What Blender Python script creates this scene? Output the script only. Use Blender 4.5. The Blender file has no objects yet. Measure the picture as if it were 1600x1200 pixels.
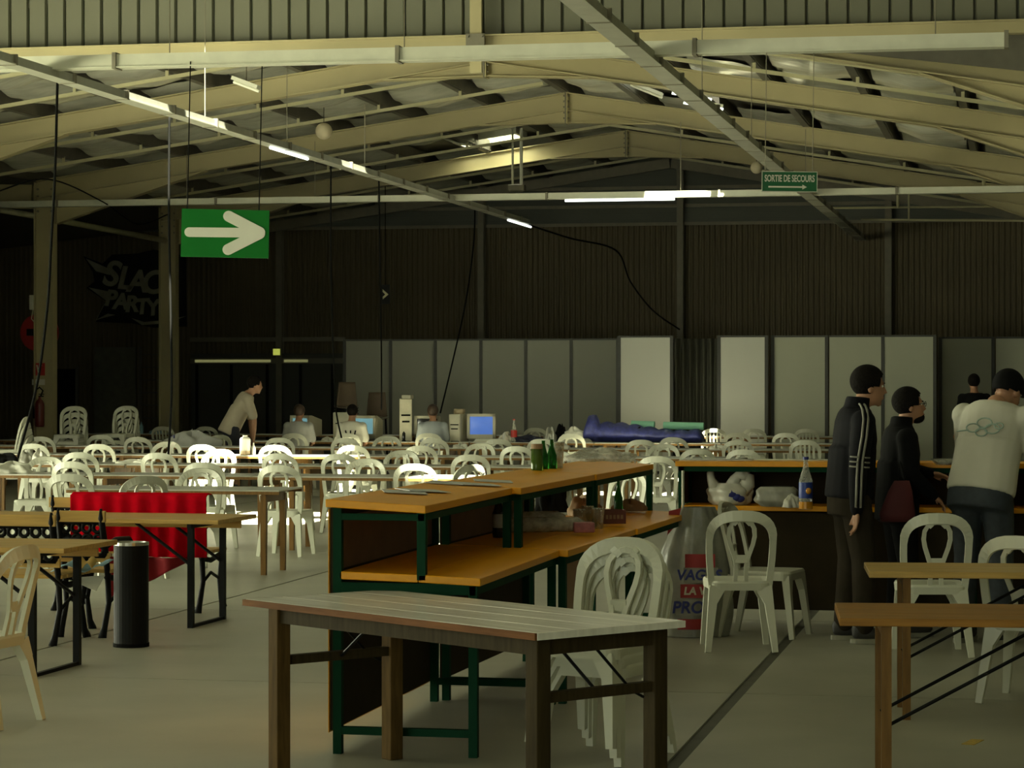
import bpy, bmesh, math, random
from mathutils import Vector, Matrix, Euler
RNG = random.Random(7)
PI = math.pi
sc = bpy.context.scene
COL = sc.collection

# ------------------------------------------------------------------ camera
FPX = 3900.0                       # focal length in pixels of the 1600x1200 frame
HY = 597.0                         # horizon row
YAW = math.atan(800 / FPX)         # hall axis lies this far to the right of the view axis
CA, SA = math.cos(YAW), math.sin(YAW)
EYE = 1.7
cam_d = bpy.data.cameras.new('camera')
cam_d.sensor_width = 36
cam_d.lens = 36 * FPX / 1600
cam_d.clip_start = 0.1
cam_d.clip_end = 300
cam = bpy.data.objects.new('camera', cam_d)
COL.objects.link(cam)
cam.location = (0, 0, EYE)
cam.rotation_euler = (PI / 2 - math.atan(3 / FPX), 0, YAW)
sc.camera = cam

# ------------------------------------------------------------------ world, sun, daylight
w = bpy.data.worlds.new('world')
sc.world = w
w.use_nodes = True
bg = w.node_tree.nodes['Background']
bg.inputs[0].default_value = (0.92, 1.0, 0.80, 1)
bg.inputs[1].default_value = 3.0
SUN = Vector((-0.15, 1.0, -1.6)).normalized()
sun_d = bpy.data.lights.new('sun', 'SUN')
sun_d.energy = 80
sun_d.angle = 0.01
sun_d.color = (1.0, 0.98, 0.78)
sun = bpy.data.objects.new('sun', sun_d)
COL.objects.link(sun)
sun.rotation_euler = SUN.to_track_quat('-Z', 'Y').to_euler()
sun.location = (0, 0, 30)


def area(name, loc, direction, sx, sy, power, color):
    d = bpy.data.lights.new(name, 'AREA')
    d.shape = 'RECTANGLE'
    d.size, d.size_y = sx, sy
    d.energy = power
    d.color = color
    o = bpy.data.objects.new(name, d)
    COL.objects.link(o)
    o.location = loc
    o.rotation_euler = Vector(direction).to_track_quat('-Z', 'Y').to_euler()
    return o


DAY = (0.99, 1.0, 0.70)
area('daylight_side_door', (-16.8, 18.0, 1.7), (1, 0.0, -0.08), 17, 3.2, 1850, DAY)
area('daylight_rear_door', (-6.0, -5.6, 3.2), (0, 1, 0.10), 10, 5, 22, DAY)
area('top_fill_light', (-4.5, 9.5, 9.35), (0, 0.0, -1), 7, 9, 60, DAY)  # added overhead fill with no roof opening, lifts the foreground tops
sc.view_settings.view_transform = 'Standard'
sc.view_settings.look = 'None'
sc.view_settings.exposure = 0.0
sc.view_settings.gamma = 1.0
sc.view_settings.use_curve_mapping = False


# ------------------------------------------------------------------ coordinates
def W(px, D, z=0.0):
    xc = (px - 800) / FPX * D
    return Vector((xc * CA - D * SA, xc * SA + D * CA, z))


def P(px, py, z):
    return W(px, FPX * (EYE - z) / (py - HY), z)


def PD(px, py, D):
    return W(px, D, EYE - (py - HY) * D / FPX)


def XatY(px, y):
    t = (px - 800) / FPX
    return (t * y * CA - y * SA) / (CA + t * SA)


def PY(px, py, y):
    x = XatY(px, y)
    D = -x * SA + y * CA
    return Vector((x, y, EYE - (py - HY) * D / FPX))


def yaw_of(dx_cam, dd_cam):
    """yaw that turns local +Y to a direction given as (camera right, camera depth)"""
    wx = dx_cam * CA - dd_cam * SA
    wy = dx_cam * SA + dd_cam * CA
    return math.atan2(-wx, wy)


# ------------------------------------------------------------------ materials
MATS = {}


def mat(name, col, rough=0.6, metal=0.0, var=0.12, scale=6.0, bump=0.0, stretch=None, emit=None, estr=0.0,
        col2=None, alpha=1.0, trans=0.0, spec=0.5, detail=4.0):
    if name in MATS:
        return MATS[name]
    m = bpy.data.materials.new(name)
    m.use_nodes = True
    nt = m.node_tree
    b = nt.nodes['Principled BSDF']
    b.inputs['Roughness'].default_value = rough
    b.inputs['Metallic'].default_value = metal
    b.inputs['Specular IOR Level'].default_value = spec
    tc = nt.nodes.new('ShaderNodeTexCoord')
    mp = nt.nodes.new('ShaderNodeMapping')
    nt.links.new(tc.outputs['Object'], mp.inputs[0])
    if stretch:
        mp.inputs['Scale'].default_value = stretch
    nz = nt.nodes.new('ShaderNodeTexNoise')
    nz.inputs['Scale'].default_value = scale
    nz.inputs['Detail'].default_value = detail
    nt.links.new(mp.outputs[0], nz.inputs[0])
    rp = nt.nodes.new('ShaderNodeValToRGB')
    c2 = col2 or tuple(c * (1 - var * 2) for c in col)
    rp.color_ramp.elements[0].position = 0.3
    rp.color_ramp.elements[1].position = 0.7
    rp.color_ramp.elements[0].color = (*c2, 1)
    rp.color_ramp.elements[1].color = (*col, 1)
    nt.links.new(nz.outputs[0], rp.inputs[0])
    nt.links.new(rp.outputs[0], b.inputs['Base Color'])
    if bump:
        bp = nt.nodes.new('ShaderNodeBump')
        bp.inputs['Strength'].default_value = bump
        bp.inputs['Distance'].default_value = 0.02
        nt.links.new(nz.outputs[0], bp.inputs['Height'])
        nt.links.new(bp.outputs[0], b.inputs['Normal'])
    if emit:
        b.inputs['Emission Color'].default_value = (*emit, 1)
        b.inputs['Emission Strength'].default_value = estr
    if trans:
        b.inputs['Transmission Weight'].default_value = trans
        b.inputs['IOR'].default_value = 1.3
    if alpha < 1:
        b.inputs['Alpha'].default_value = alpha
    MATS[name] = m
    return m


M_FLOOR = mat('concrete', (0.36, 0.35, 0.27), 0.42, var=0.10, scale=1.3, bump=0.05, detail=8)
M_JOINT = mat('joint_tar', (0.12, 0.12, 0.095), 0.8)
M_YEL = mat('yellow_floor_paint', (0.62, 0.42, 0.06), 0.6, var=0.2, scale=40)
M_STEEL = mat('cream_painted_steel', (0.46, 0.40, 0.215), 0.5, var=0.06, scale=1.5)
M_STEELD = mat('grey_painted_steel', (0.22, 0.20, 0.14), 0.55, var=0.08)
M_PURLIN = mat('galvanised_purlin', (0.13, 0.12, 0.09), 0.6, var=0.1)
M_STRUT = mat('cream_strut', (0.50, 0.47, 0.28), 0.45, var=0.05)
M_FOIL = mat('foil_insulation', (0.92, 0.92, 0.78), 0.26, metal=0.4, var=0.10, scale=3.0, bump=0.5, stretch=(1, 3, 1))
M_CLAD = mat('grey_cladding', (0.15, 0.15, 0.10), 0.5, var=0.06, scale=0.8)
M_CLADE = mat('blue_grey_cladding', (0.16, 0.17, 0.14), 0.55, var=0.1, scale=0.8)
M_BROWN = mat('brown_corrugated_sheet', (0.150, 0.120, 0.062), 0.6, var=0.10, scale=0.7)
M_DARKW = mat('dark_side_wall', (0.10, 0.10, 0.08), 0.8, var=0.1, scale=0.6)
M_WALL = mat('block_wall', (0.34, 0.34, 0.27), 0.8, var=0.1, scale=0.8)
M_ROOFT = mat('tall_roof_sheet', (0.30, 0.30, 0.24), 0.7, var=0.08)
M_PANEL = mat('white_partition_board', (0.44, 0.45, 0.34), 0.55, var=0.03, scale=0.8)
M_PANELD = mat('shaded_partition_board', (0.27, 0.27, 0.215), 0.55, var=0.03, scale=0.8)  # white board toned down: shade of the back row put into its colour
M_PANELB = mat('lit_partition_board', (0.66, 0.66, 0.58), 0.55, var=0.03, scale=0.8)  # white board toned up: stronger light put into its colour
M_PROF = mat('dark_partition_profile', (0.045, 0.045, 0.035), 0.5)
M_RAIL = mat('white_enamel_rail', (0.66, 0.66, 0.52), 0.4, var=0.05)
M_GALV = mat('grey_galvanised_rail', (0.44, 0.44, 0.35), 0.45, var=0.08)
M_TUBE_ON = mat('lit_fluorescent_tube', (0.9, 0.9, 0.9), 0.3, emit=(0.95, 1.0, 0.95), estr=2.2)
M_TUBE = mat('white_tube_reflector', (0.8, 0.8, 0.68), 0.3, var=0.03)
M_BLACK = mat('black_rubber', (0.006, 0.006, 0.005), 0.9, var=0.1, spec=0.08)
M_BLACKM = mat('black_metal', (0.006, 0.006, 0.0055), 0.5, var=0.1, spec=0.15)
M_GREEN = mat('green_sign_enamel', (0.002, 0.125, 0.012), 0.5, var=0.03, spec=0.15)
M_DGREEN = mat('dark_green_sign_enamel', (0.004, 0.10, 0.03), 0.45, var=0.03)
M_SIGNW = mat('white_sign_paint', (0.60, 0.60, 0.50), 0.5, var=0.03)
M_RED = mat('red_enamel', (0.42, 0.02, 0.015), 0.4, var=0.05)
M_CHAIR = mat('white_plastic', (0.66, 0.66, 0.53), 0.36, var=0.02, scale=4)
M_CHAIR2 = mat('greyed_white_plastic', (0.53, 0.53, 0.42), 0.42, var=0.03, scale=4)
M_TABT = mat('pale_grey_table_top', (0.47, 0.46, 0.39), 0.33, var=0.12, scale=2.5, stretch=(1, 9, 1))
M_WTAB = mat('worn_painted_table_top', (0.84, 0.82, 0.72), 0.22, col2=(0.66, 0.64, 0.55), scale=3, stretch=(1, 10, 1), detail=8)
M_WOOD = mat('brown_table_wood', (0.22, 0.115, 0.030), 0.5, var=0.2, scale=5, stretch=(8, 8, 1), spec=0.2)
M_WOODR = mat('red_brown_edge_wood', (0.20, 0.085, 0.03), 0.5, var=0.2, scale=5, stretch=(1, 8, 8), spec=0.03)
M_SHADEWOOD = mat('shaded_brown_leg_wood', (0.055, 0.040, 0.018), 0.55, var=0.2, scale=6, stretch=(8, 8, 1), spec=0.03)  # brown leg wood with the shade under the table put into its colour
M_LITWOOD = mat('lit_brown_leg_wood', (0.12, 0.072, 0.024), 0.55, var=0.2, scale=6, stretch=(8, 8, 1), spec=0.03)  # same leg wood, toned as the side that catches the light
M_PINE = mat('varnished_pine', (0.60, 0.38, 0.11), 0.38, spec=0.3, var=0.14, scale=3, stretch=(1.0, 14, 14))
M_OAK = mat('orange_brown_plank', (0.36, 0.17, 0.032), 0.42, spec=0.2, var=0.16, scale=3, stretch=(1.0, 14, 14))
M_BARTOP = mat('orange_varnished_ply', (0.86, 0.37, 0.006), 0.34, spec=0.22, var=0.05, scale=2, stretch=(6, 1, 6))
M_GFRAME = mat('green_steel_tube', (0.004, 0.045, 0.019), 0.6, var=0.1, spec=0.08)
M_BARPAN = mat('dark_brown_bar_panel', (0.036, 0.026, 0.013), 0.7, var=0.12, spec=0.1)
M_BARIN = mat('brown_hardboard', (0.15, 0.082, 0.040), 0.6, var=0.12)
M_BEIGE = mat('beige_board', (0.52, 0.36, 0.22), 0.6, var=0.05)
M_REDC = mat('red_cloth', (0.60, 0.004, 0.014), 0.9, var=0.10, scale=9, spec=0.0)
M_SILVER = mat('brushed_silver', (0.55, 0.55, 0.48), 0.3, metal=0.8)
M_GLASSG = mat('green_bottle_glass', (0.012, 0.14, 0.015), 0.08, var=0.1, trans=0.55)
M_CLEARP = mat('clear_plastic', (0.62, 0.62, 0.52), 0.25, alpha=0.42, var=0.15, scale=25)
M_FILM = mat('crumpled_clear_film', (0.72, 0.70, 0.58), 0.22, alpha=0.55, var=0.25, scale=30, bump=0.5)
M_BAG = mat('white_carrier_bag', (0.62, 0.60, 0.50), 0.4, var=0.06, scale=20)
M_BAGD = mat('grey_carrier_bag', (0.32, 0.31, 0.25), 0.4, var=0.1, scale=20)
M_BAGT = mat('translucent_grey_sack', (0.25, 0.25, 0.20), 0.32, var=0.16, scale=10, bump=0.3)
M_BLUEP = mat('navy_print', (0.02, 0.03, 0.20), 0.5)
M_REDP = mat('red_print', (0.34, 0.02, 0.02), 0.5)
M_CREAMP = mat('cream_print', (0.6, 0.55, 0.42), 0.5)
M_ORANGE = mat('orange_soda', (0.65, 0.28, 0.02), 0.2)
M_LABELB = mat('blue_bottle_label', (0.03, 0.07, 0.36), 0.4)
M_BEIGEC = mat('beige_computer_plastic', (0.50, 0.47, 0.34), 0.5, var=0.03)
M_CYAN = mat('cyan_lit_screen', (0.1, 0.2, 0.22), 0.3, emit=(0.30, 0.62, 0.68), estr=0.42)
M_BLUES = mat('blue_lit_screen', (0.05, 0.1, 0.3), 0.3, emit=(0.09, 0.22, 0.72), estr=0.55)
M_DSCR = mat('dark_screen_glass', (0.02, 0.02, 0.022), 0.15)
M_SLEEP = mat('blue_quilted_nylon', (0.05, 0.06, 0.27), 0.45, var=0.25, scale=14)
M_MINT = mat('mint_foam_mat', (0.28, 0.62, 0.42), 0.6, var=0.04)
M_SKIN = mat('skin', (0.42, 0.215, 0.12), 0.5, var=0.08, scale=8)
M_HAIR = mat('dark_hair', (0.007, 0.005, 0.003), 0.85, spec=0.15, var=0.3, scale=60, bump=0.4)
M_BHAIR = mat('brown_hair', (0.06, 0.032, 0.015), 0.6, var=0.3, scale=60, bump=0.4)
M_NAVY = mat('black_tracksuit', (0.005, 0.005, 0.007), 0.8, var=0.1, spec=0.15)
M_STRIPE = mat('grey_stripe', (0.26, 0.25, 0.20), 0.6)
M_PANTS = mat('brown_grey_trousers', (0.036, 0.029, 0.020), 0.9, spec=0.05, var=0.15, scale=8)
M_JEANS = mat('dark_denim', (0.035, 0.045, 0.055), 0.8, var=0.2, scale=20)
M_BLACKC = mat('black_cloth', (0.004, 0.004, 0.004), 0.85, var=0.1, spec=0.15)
M_DRED = mat('dark_red_cloth', (0.09, 0.012, 0.014), 0.8)
M_TSHIRT = mat('white_cotton', (0.56, 0.54, 0.44), 0.8, var=0.05, scale=5)
M_TAN = mat('tan_cotton', (0.38, 0.33, 0.24), 0.8, var=0.06, scale=5)
M_GREYT = mat('grey_cotton', (0.36, 0.36, 0.33), 0.8, var=0.06, scale=5)
M_BLUET = mat('blue_grey_cotton', (0.34, 0.37, 0.38), 0.8, var=0.06, scale=5)
M_TEAL = mat('teal_print', (0.33, 0.43, 0.36), 0.8)
M_SHOE = mat('dark_trainer', (0.03, 0.028, 0.024), 0.6)
M_SOLE = mat('pale_sole', (0.28, 0.27, 0.20), 0.6)
M_PAPER = mat('white_paper', (0.70, 0.69, 0.58), 0.7, var=0.05, scale=10)
M_FLYER = mat('grey_flyer', (0.60, 0.60, 0.56), 0.45, var=0.18, scale=30)
M_BLUEB = mat('pale_blue_print', (0.25, 0.42, 0.52), 0.6)
M_CARD = mat('cardboard', (0.30, 0.19, 0.10), 0.8, var=0.1)
M_GRAF1 = mat('graffiti_grey', (0.36, 0.35, 0.24), 0.8, var=0.15, scale=3)
M_GRAF0 = mat('graffiti_black', (0.016, 0.016, 0.014), 0.9)
M_EXITL = mat('lit_exit_lamp', (0.5, 0.6, 0.1), 0.5, emit=(0.65, 0.72, 0.12), estr=0.55)
M_STRIPL = mat('daylight_transom', (0.4, 0.4, 0.2), 0.5, emit=(0.30, 0.30, 0.12), estr=0.5)
M_DOME = bpy.data.materials.new('opal_dome')
M_DOME.use_nodes = True
_nt = M_DOME.node_tree
_nt.nodes.remove(_nt.nodes['Principled BSDF'])
_tr = _nt.nodes.new('ShaderNodeBsdfTranslucent')
_tr.inputs[0].default_value = (0.85, 0.87, 0.78, 1)
_nt.links.new(_tr.outputs[0], _nt.nodes['Material Output'].inputs[0])
M_GLOBE = mat('cream_globe', (0.66, 0.58, 0.40), 0.5, var=0.04)
M_BRCH = mat('brown_shell_chair', (0.17, 0.12, 0.075), 0.6, var=0.1)
M_EXT = mat('dark_red_cylinder', (0.16, 0.02, 0.014), 0.35)


# ------------------------------------------------------------------ mesh builder
class MB:
    def __init__(s):
        s.v, s.f = [], []

    def add(s, vs, fs):
        b = len(s.v)
        s.v += [tuple(x) for x in vs]
        s.f += [tuple(i + b for i in q) for q in fs]
        return s

    def box(s, x0, x1, y0, y1, z0, z1, M=None):
        vs = [Vector(p) for p in ((x0, y0, z0), (x1, y0, z0), (x1, y1, z0), (x0, y1, z0),
                                  (x0, y0, z1), (x1, y0, z1), (x1, y1, z1), (x0, y1, z1))]
        if M is not None:
            vs = [M @ p for p in vs]
        return s.add(vs, [(0, 3, 2, 1), (4, 5, 6, 7), (0, 1, 5, 4), (1, 2, 6, 5), (2, 3, 7, 6), (3, 0, 4, 7)])

    def beam(s, p, q, w, h, up=(0, 0, 1), w2=None, h2=None):
        p, q = Vector(p), Vector(q)
        d = (q - p).normalized()
        u = Vector(up)
        r = d.cross(u)
        if r.length < 1e-4:
            r = d.cross(Vector((0, 1, 0)))
        r.normalize()
        u = r.cross(d)
        w2 = w if w2 is None else w2
        h2 = h if h2 is None else h2
        vs = []
        for c, a, b in ((p, w, h), (q, w2, h2)):
            for sx, sz in ((-1, -1), (1, -1), (1, 1), (-1, 1)):
                vs.append(c + r * (sx * a / 2) + u * (sz * b / 2))
        return s.add(vs, [(0, 1, 2, 3), (7, 6, 5, 4), (0, 4, 5, 1), (1, 5, 6, 2), (2, 6, 7, 3), (3, 7, 4, 0)])

    def tube(s, path, r, n=8, closed=False):
        path = [Vector(p) for p in path]
        m = len(path)
        rr = r if isinstance(r, (list, tuple)) else [r] * m
        vs, fs = [], []
        prev = None
        for i, p in enumerate(path):
            a = path[(i - 1) % m] if (closed or i > 0) else p
            b = path[(i + 1) % m] if (closed or i < m - 1) else p
            d = (b - a)
            d = d.normalized() if d.length > 1e-9 else Vector((0, 0, 1))
            if prev is None:
                t = Vector((0, 0, 1)) if abs(d.z) < 0.9 else Vector((1, 0, 0))
                u = d.cross(t).normalized()
            else:
                u = (prev - d * prev.dot(d))
                u = u.normalized() if u.length > 1e-6 else d.orthogonal().normalized()
            prev = u
            v = d.cross(u)
            for k in range(n):
                an = 2 * PI * k / n
                vs.append(p + (u * math.cos(an) + v * math.sin(an)) * rr[i])
        rng = m if closed else m - 1
        for i in range(rng):
            j = (i + 1) % m
            for k in range(n):
                l = (k + 1) % n
                fs.append((i * n + k, i * n + l, j * n + l, j * n + k))
        if not closed:
            fs.append(tuple(range(n - 1, -1, -1)))
            fs.append(tuple((m - 1) * n + k for k in range(n)))
        return s.add(vs, fs)

    def strip(s, path, wdt, t, nrm, closed=False):
        """rectangular section swept along a path: width in the plane, thickness along nrm"""
        path = [Vector(p) for p in path]
        m = len(path)
        nrm = Vector(nrm).normalized()
        ww = wdt if isinstance(wdt, (list, tuple)) else [wdt] * m
        vs, fs = [], []
        for i, p in enumerate(path):
            a = path[(i - 1) % m] if (closed or i > 0) else p
            b = path[(i + 1) % m] if (closed or i < m - 1) else p
            d = (b - a).normalized()
            u = d.cross(nrm).normalized()
            n2 = u.cross(d).normalized()
            for su, sn in ((-1, -1), (1, -1), (1, 1), (-1, 1)):
                vs.append(p + u * (su * ww[i] / 2) + n2 * (sn * t / 2))
        for i in range(m if closed else m - 1):
            j = (i + 1) % m
            for k in range(4):
                l = (k + 1) % 4
                fs.append((i * 4 + k, i * 4 + l, j * 4 + l, j * 4 + k))
        if not closed:
            fs.append((3, 2, 1, 0))
            fs.append(tuple((m - 1) * 4 + k for k in range(4)))
        return s.add(vs, fs)

    def lathe(s, prof, n=16, c=(0, 0, 0), sx=1.0, sy=1.0):
        c = Vector(c)
        vs, fs = [], []
        for r, z in prof:
            for k in range(n):
                an = 2 * PI * k / n
                vs.append(c + Vector((r * math.cos(an) * sx, r * math.sin(an) * sy, z)))
        for i in range(len(prof) - 1):
            for k in range(n):
                l = (k + 1) % n
                fs.append((i * n + k, i * n + l, (i + 1) * n + l, (i + 1) * n + k))
        if prof[0][0] > 1e-5:
            fs.append(tuple(range(n - 1, -1, -1)))
        if prof[-1][0] > 1e-5:
            fs.append(tuple((len(prof) - 1) * n + k for k in range(n)))
        return s.add(vs, fs)

    def ellip(s, c, ax, ay, az, n=14, m=9):
        c, ax, ay, az = Vector(c), Vector(ax), Vector(ay), Vector(az)
        vs = [c - az]
        for i in range(1, m):
            th = -PI / 2 + PI * i / m
            for k in range(n):
                an = 2 * PI * k / n
                vs.append(c + ax * (math.cos(th) * math.cos(an)) + ay * (math.cos(th) * math.sin(an)) + az * math.sin(th))
        vs.append(c + az)
        fs = []
        for k in range(n):
            fs.append((0, 1 + (k + 1) % n, 1 + k))
        for i in range(m - 2):
            for k in range(n):
                l = (k + 1) % n
                a = 1 + i * n
                fs.append((a + k, a + l, a + n + l, a + n + k))
        a = 1 + (m - 2) * n
        for k in range(n):
            fs.append((a + k, a + (k + 1) % n, len(vs) - 1))
        return s.add(vs, fs)

    def loft(s, secs, n=16):
        """closed loft through elliptical sections (centre, half-axis a, half-axis b)"""
        vs, fs = [], []
        for c, a, b in secs:
            c, a, b = Vector(c), Vector(a), Vector(b)
            for k in range(n):
                an = 2 * PI * k / n
                vs.append(c + a * math.cos(an) + b * math.sin(an))
        for i in range(len(secs) - 1):
            for k in range(n):
                l = (k + 1) % n
                fs.append((i * n + k, i * n + l, (i + 1) * n + l, (i + 1) * n + k))
        fs.append(tuple(range(n - 1, -1, -1)))
        fs.append(tuple((len(secs) - 1) * n + k for k in range(n)))
        return s.add(vs, fs)

    def prism(s, pts, t, M=None):
        """2D outline (x,z) extruded along y by t"""
        n = len(pts)
        vs = [Vector((x, -t / 2, z)) for x, z in pts] + [Vector((x, t / 2, z)) for x, z in pts]
        if M is not None:
            vs = [M @ p for p in vs]
        fs = [tuple(range(n)), tuple(range(2 * n - 1, n - 1, -1))]
        for i in range(n):
            j = (i + 1) % n
            fs.append((j, i, n + i, n + j))
        return s.add(vs, fs)

    def grid(s, fn, nu, nv):
        vs = [fn(i / nu, j / nv) for j in range(nv + 1) for i in range(nu + 1)]
        fs = [(j * (nu + 1) + i, j * (nu + 1) + i + 1, (j + 1) * (nu + 1) + i + 1, (j + 1) * (nu + 1) + i)
              for j in range(nv) for i in range(nu)]
        return s.add(vs, fs)

    def mesh(s, name, material, smooth=False):
        me = bpy.data.meshes.new(name)
        me.from_pydata(s.v, [], s.f)
        bm = bmesh.new()
        bm.from_mesh(me)
        bmesh.ops.recalc_face_normals(bm, faces=bm.faces)
        bm.to_mesh(me)
        bm.free()
        me.materials.append(material)
        if smooth:
            for p in me.polygons:
                p.use_smooth = True
        return me

    def build(s, name, material, parent=None, smooth=False, bevel=0.0, solid=0.0):
        o = bpy.data.objects.new(name, s.mesh(name, material, smooth))
        COL.objects.link(o)
        o.parent = parent
        if solid:
            md = o.modifiers.new('solid', 'SOLIDIFY')
            md.thickness = solid
            md.offset = 0
        if bevel:
            md = o.modifiers.new('bevel', 'BEVEL')
            md.width = bevel
            md.segments = 2
            md.limit_method = 'ANGLE'
        return o


def empty(name, loc=(0, 0, 0), yaw=0.0):
    o = bpy.data.objects.new(name, None)
    o.empty_display_size = 0.1
    COL.objects.link(o)
    o.location = loc
    o.rotation_euler = (0, 0, yaw)
    return o


def tag(o, label, cat, group=None):
    o['label'] = label
    o['category'] = cat
    if group:
        o['group'] = group
    return o


def struct(o, label=None):
    o['kind'] = 'structure'
    if label:
        o['label'] = label
    return o


def thing(name, label, cat, loc=(0, 0, 0), yaw=0.0, group=None):
    return tag(empty(name, loc, yaw), label, cat, group)


def dup(root, loc, yaw, label, group=None):
    r = root.copy()
    COL.objects.link(r)
    r.location = loc
    r.rotation_euler = (0, 0, yaw)
    r['label'] = label
    if group:
        r['group'] = group
    for ch in list(root.children):
        c = ch.copy()
        COL.objects.link(c)
        c.parent = r
        for g in list(ch.children):
            d = g.copy()
            COL.objects.link(d)
            d.parent = c
    return r


def holes_plane(lo, hi, holes):
    """split a rectangle (u0,v0)-(u1,v1) around rectangular holes -> list of rectangles"""
    us = sorted({lo[0], hi[0], *[h[0] for h in holes], *[h[1] for h in holes]})
    vs = sorted({lo[1], hi[1], *[h[2] for h in holes], *[h[3] for h in holes]})
    out = []
    for a, b in zip(us, us[1:]):
        for c, d in zip(vs, vs[1:]):
            mu, mv = (a + b) / 2, (c + d) / 2
            if any(h[0] < mu < h[1] and h[2] < mv < h[3] for h in holes):
                continue
            out.append((a, b, c, d))
    return out


def text_mesh(body, size, depth, bold=0.0, shear=0.0):
    cu = bpy.data.curves.new('lettering', 'FONT')
    cu.body = body
    cu.size = size
    cu.extrude = depth / 2
    cu.offset = bold
    cu.shear = shear
    cu.align_x = 'CENTER'
    cu.align_y = 'CENTER'
    o = bpy.data.objects.new('lettering', cu)
    COL.objects.link(o)
    dg = bpy.context.evaluated_depsgraph_get()
    me = bpy.data.meshes.new_from_object(o.evaluated_get(dg))
    bpy.data.objects.remove(o)
    return me


def text_obj(name, body, size, depth, material, parent, loc, rot, bold=0.0, shear=0.0, sx=1.0):
    me = text_mesh(body, size, depth, bold, shear)
    me.materials.clear()
    me.materials.append(material)
    o = bpy.data.objects.new(name, me)
    COL.objects.link(o)
    o.parent = parent
    o.location = loc
    o.rotation_euler = rot
    o.scale = (sx, 1, 1)
    return o


ORD = ['first', 'second', 'third', 'fourth', 'fifth', 'sixth', 'seventh', 'eighth', 'ninth', 'tenth', 'eleventh',
       'twelfth', 'thirteenth', 'fourteenth']

# ================================================================== THE BUILDING
YG = 28.6          # gable where the tall hall opens into the lower hall
YE = 54.6          # end wall
XR = -7.58         # ridge line
XL, XRR = -17.1, 1.94
ZR = 6.60          # rafter top at ridge
SLOPE = 0.141
FRAMES = [35.1, 41.6, 48.1]
XCOL = -7.58 - 9.38
ZLB = 5.60         # underside of the lintel


SLOPE_R = 0.165


def zraf(x):
    return ZR - (SLOPE if x < XR else SLOPE_R) * abs(x - XR)


# ---- floor: dark base with concrete slabs, joints recessed
fb = struct(MB().box(-30, 14, -8, 56, -0.30, -0.012).build('floor', M_JOINT))
XJ = P(1125, 1115, 0).x
xs = [XJ - 4.6 * k for k in range(6, 0, -1)] + [XJ, XJ + 4.6, XJ + 9.2, 14]
xs = [-30] + [x for x in xs if -29 < x < 13.5] + [14]
ys = [-8, -1, 5.2, 9.4, 13.6, 17.8, 24, 30, 36, 42, 48, 56]
slab_cache = {}
for i in range(len(xs) - 1):
    for j in range(len(ys) - 1):
        gl = 0.035 if abs(xs[i] - XJ) < 0.01 else 0.012
        gr = 0.035 if abs(xs[i + 1] - XJ) < 0.01 else 0.012
        MB().box(xs[i] + gl, xs[i + 1] - gr, ys[j] + 0.006, ys[j + 1] - 0.006, -0.20, 0.0).build('slab', M_FLOOR, fb)
ym = P(1520, 1160, 0)
MB().box(-0.03, 0.03, -0.09, 0.09, 0.0005, 0.003, Matrix.Translation(ym) @ Matrix.Rotation(-0.25, 4, 'Z')).build(
    'painted_mark', M_YEL, fb)

# ---- tall hall shell (around the viewpoint)
ZT = 9.5
sh = -SUN / SUN.z * -1


def skylight_for(x0, x1, y0, y1, zt, zroof):
    k = (zroof - zt) / -SUN.z
    return (x0 - SUN.x * k, x1 - SUN.x * k, y0 - SUN.y * k, y1 - SUN.y * k)


TALL_HOLES = [skylight_for(-10.6, -8.45, 28.5, 29.9, 0.0, ZT),
              skylight_for(-10.6, -8.45, 30.4, 31.9, 0.0, ZT),
              skylight_for(-6.05, -4.9, 24.1, 25.4, 0.4, ZT)]
m = MB()
for a, b, c, d in holes_plane((-17, -6), (12, YG), TALL_HOLES):
    m.box(a, b, c, d, ZT, ZT + 0.15)
struct(m.build('ceiling_tall_hall', M_ROOFT))
m = MB()
for a, b, c, d in holes_plane((-6, 0), (YG, ZT), [(9.4, 26.6, 0, 3.35)]):
    m.box(-17.2, -17.0, a, b, c, d)
struct(m.build('wall_left_tall_hall', M_WALL))
struct(MB().box(12, 12.2, -6, YG, 0, ZT).build('wall_right_tall_hall', M_WALL))
m = MB()
for a, b, c, d in holes_plane((-17, 0), (12, ZT), [(-11, -1, 0.3, 5.9)]):
    m.box(a, b, -6.2, -6.0, c, d)
struct(m.build('wall_rear', M_WALL))

# ---- clad gable over the opening
gab = struct(MB().box(-27, 12.2, YG + 0.02, YG + 0.10, ZLB + 0.12, ZT + 0.15).build('wall_gable', M_CLADE))
m = MB()
for sgn in (-1, 1):
    xo = XR + sgn * 20
    m.add([(XR + sgn * 3.0, YG + 0.06, ZLB + 0.2), (xo, YG + 0.06, ZLB + 0.2), (xo, YG + 0.06, zraf(xo) + 0.30), (XR + sgn * 3.0, YG + 0.06, ZLB + 0.19)], [(0, 1, 2, 3)])
struct(m.build('wall_gable_infill', M_PURLIN, solid=0.04))
pan = None
x = -18.0
while x < 2.5:
    if pan is None:
        prof = [(0.0, 0.0), (0.02, -0.035), (0.21, -0.035), (0.225, 0.0), (0.225, 0.02), (0.0, 0.02)]
        pm = MB()
        n = len(prof)
        vs = [(a, b, 0) for a, b in prof] + [(a, b, ZT - ZLB - 0.15) for a, b in prof]
        pm.add(vs, [tuple(range(n)), tuple(range(2 * n - 1, n - 1, -1))] + [((i + 1) % n, i, n + i, n + (i + 1) % n) for i in range(n)])
        pan = pm.build('cladding_panel', M_CLAD, gab)
        o = pan
    else:
        o = pan.copy()
        COL.objects.link(o)
        o.parent = gab
    o.location = (x, YG - 0.002, ZLB + 0.15)
    x += 0.236
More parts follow.
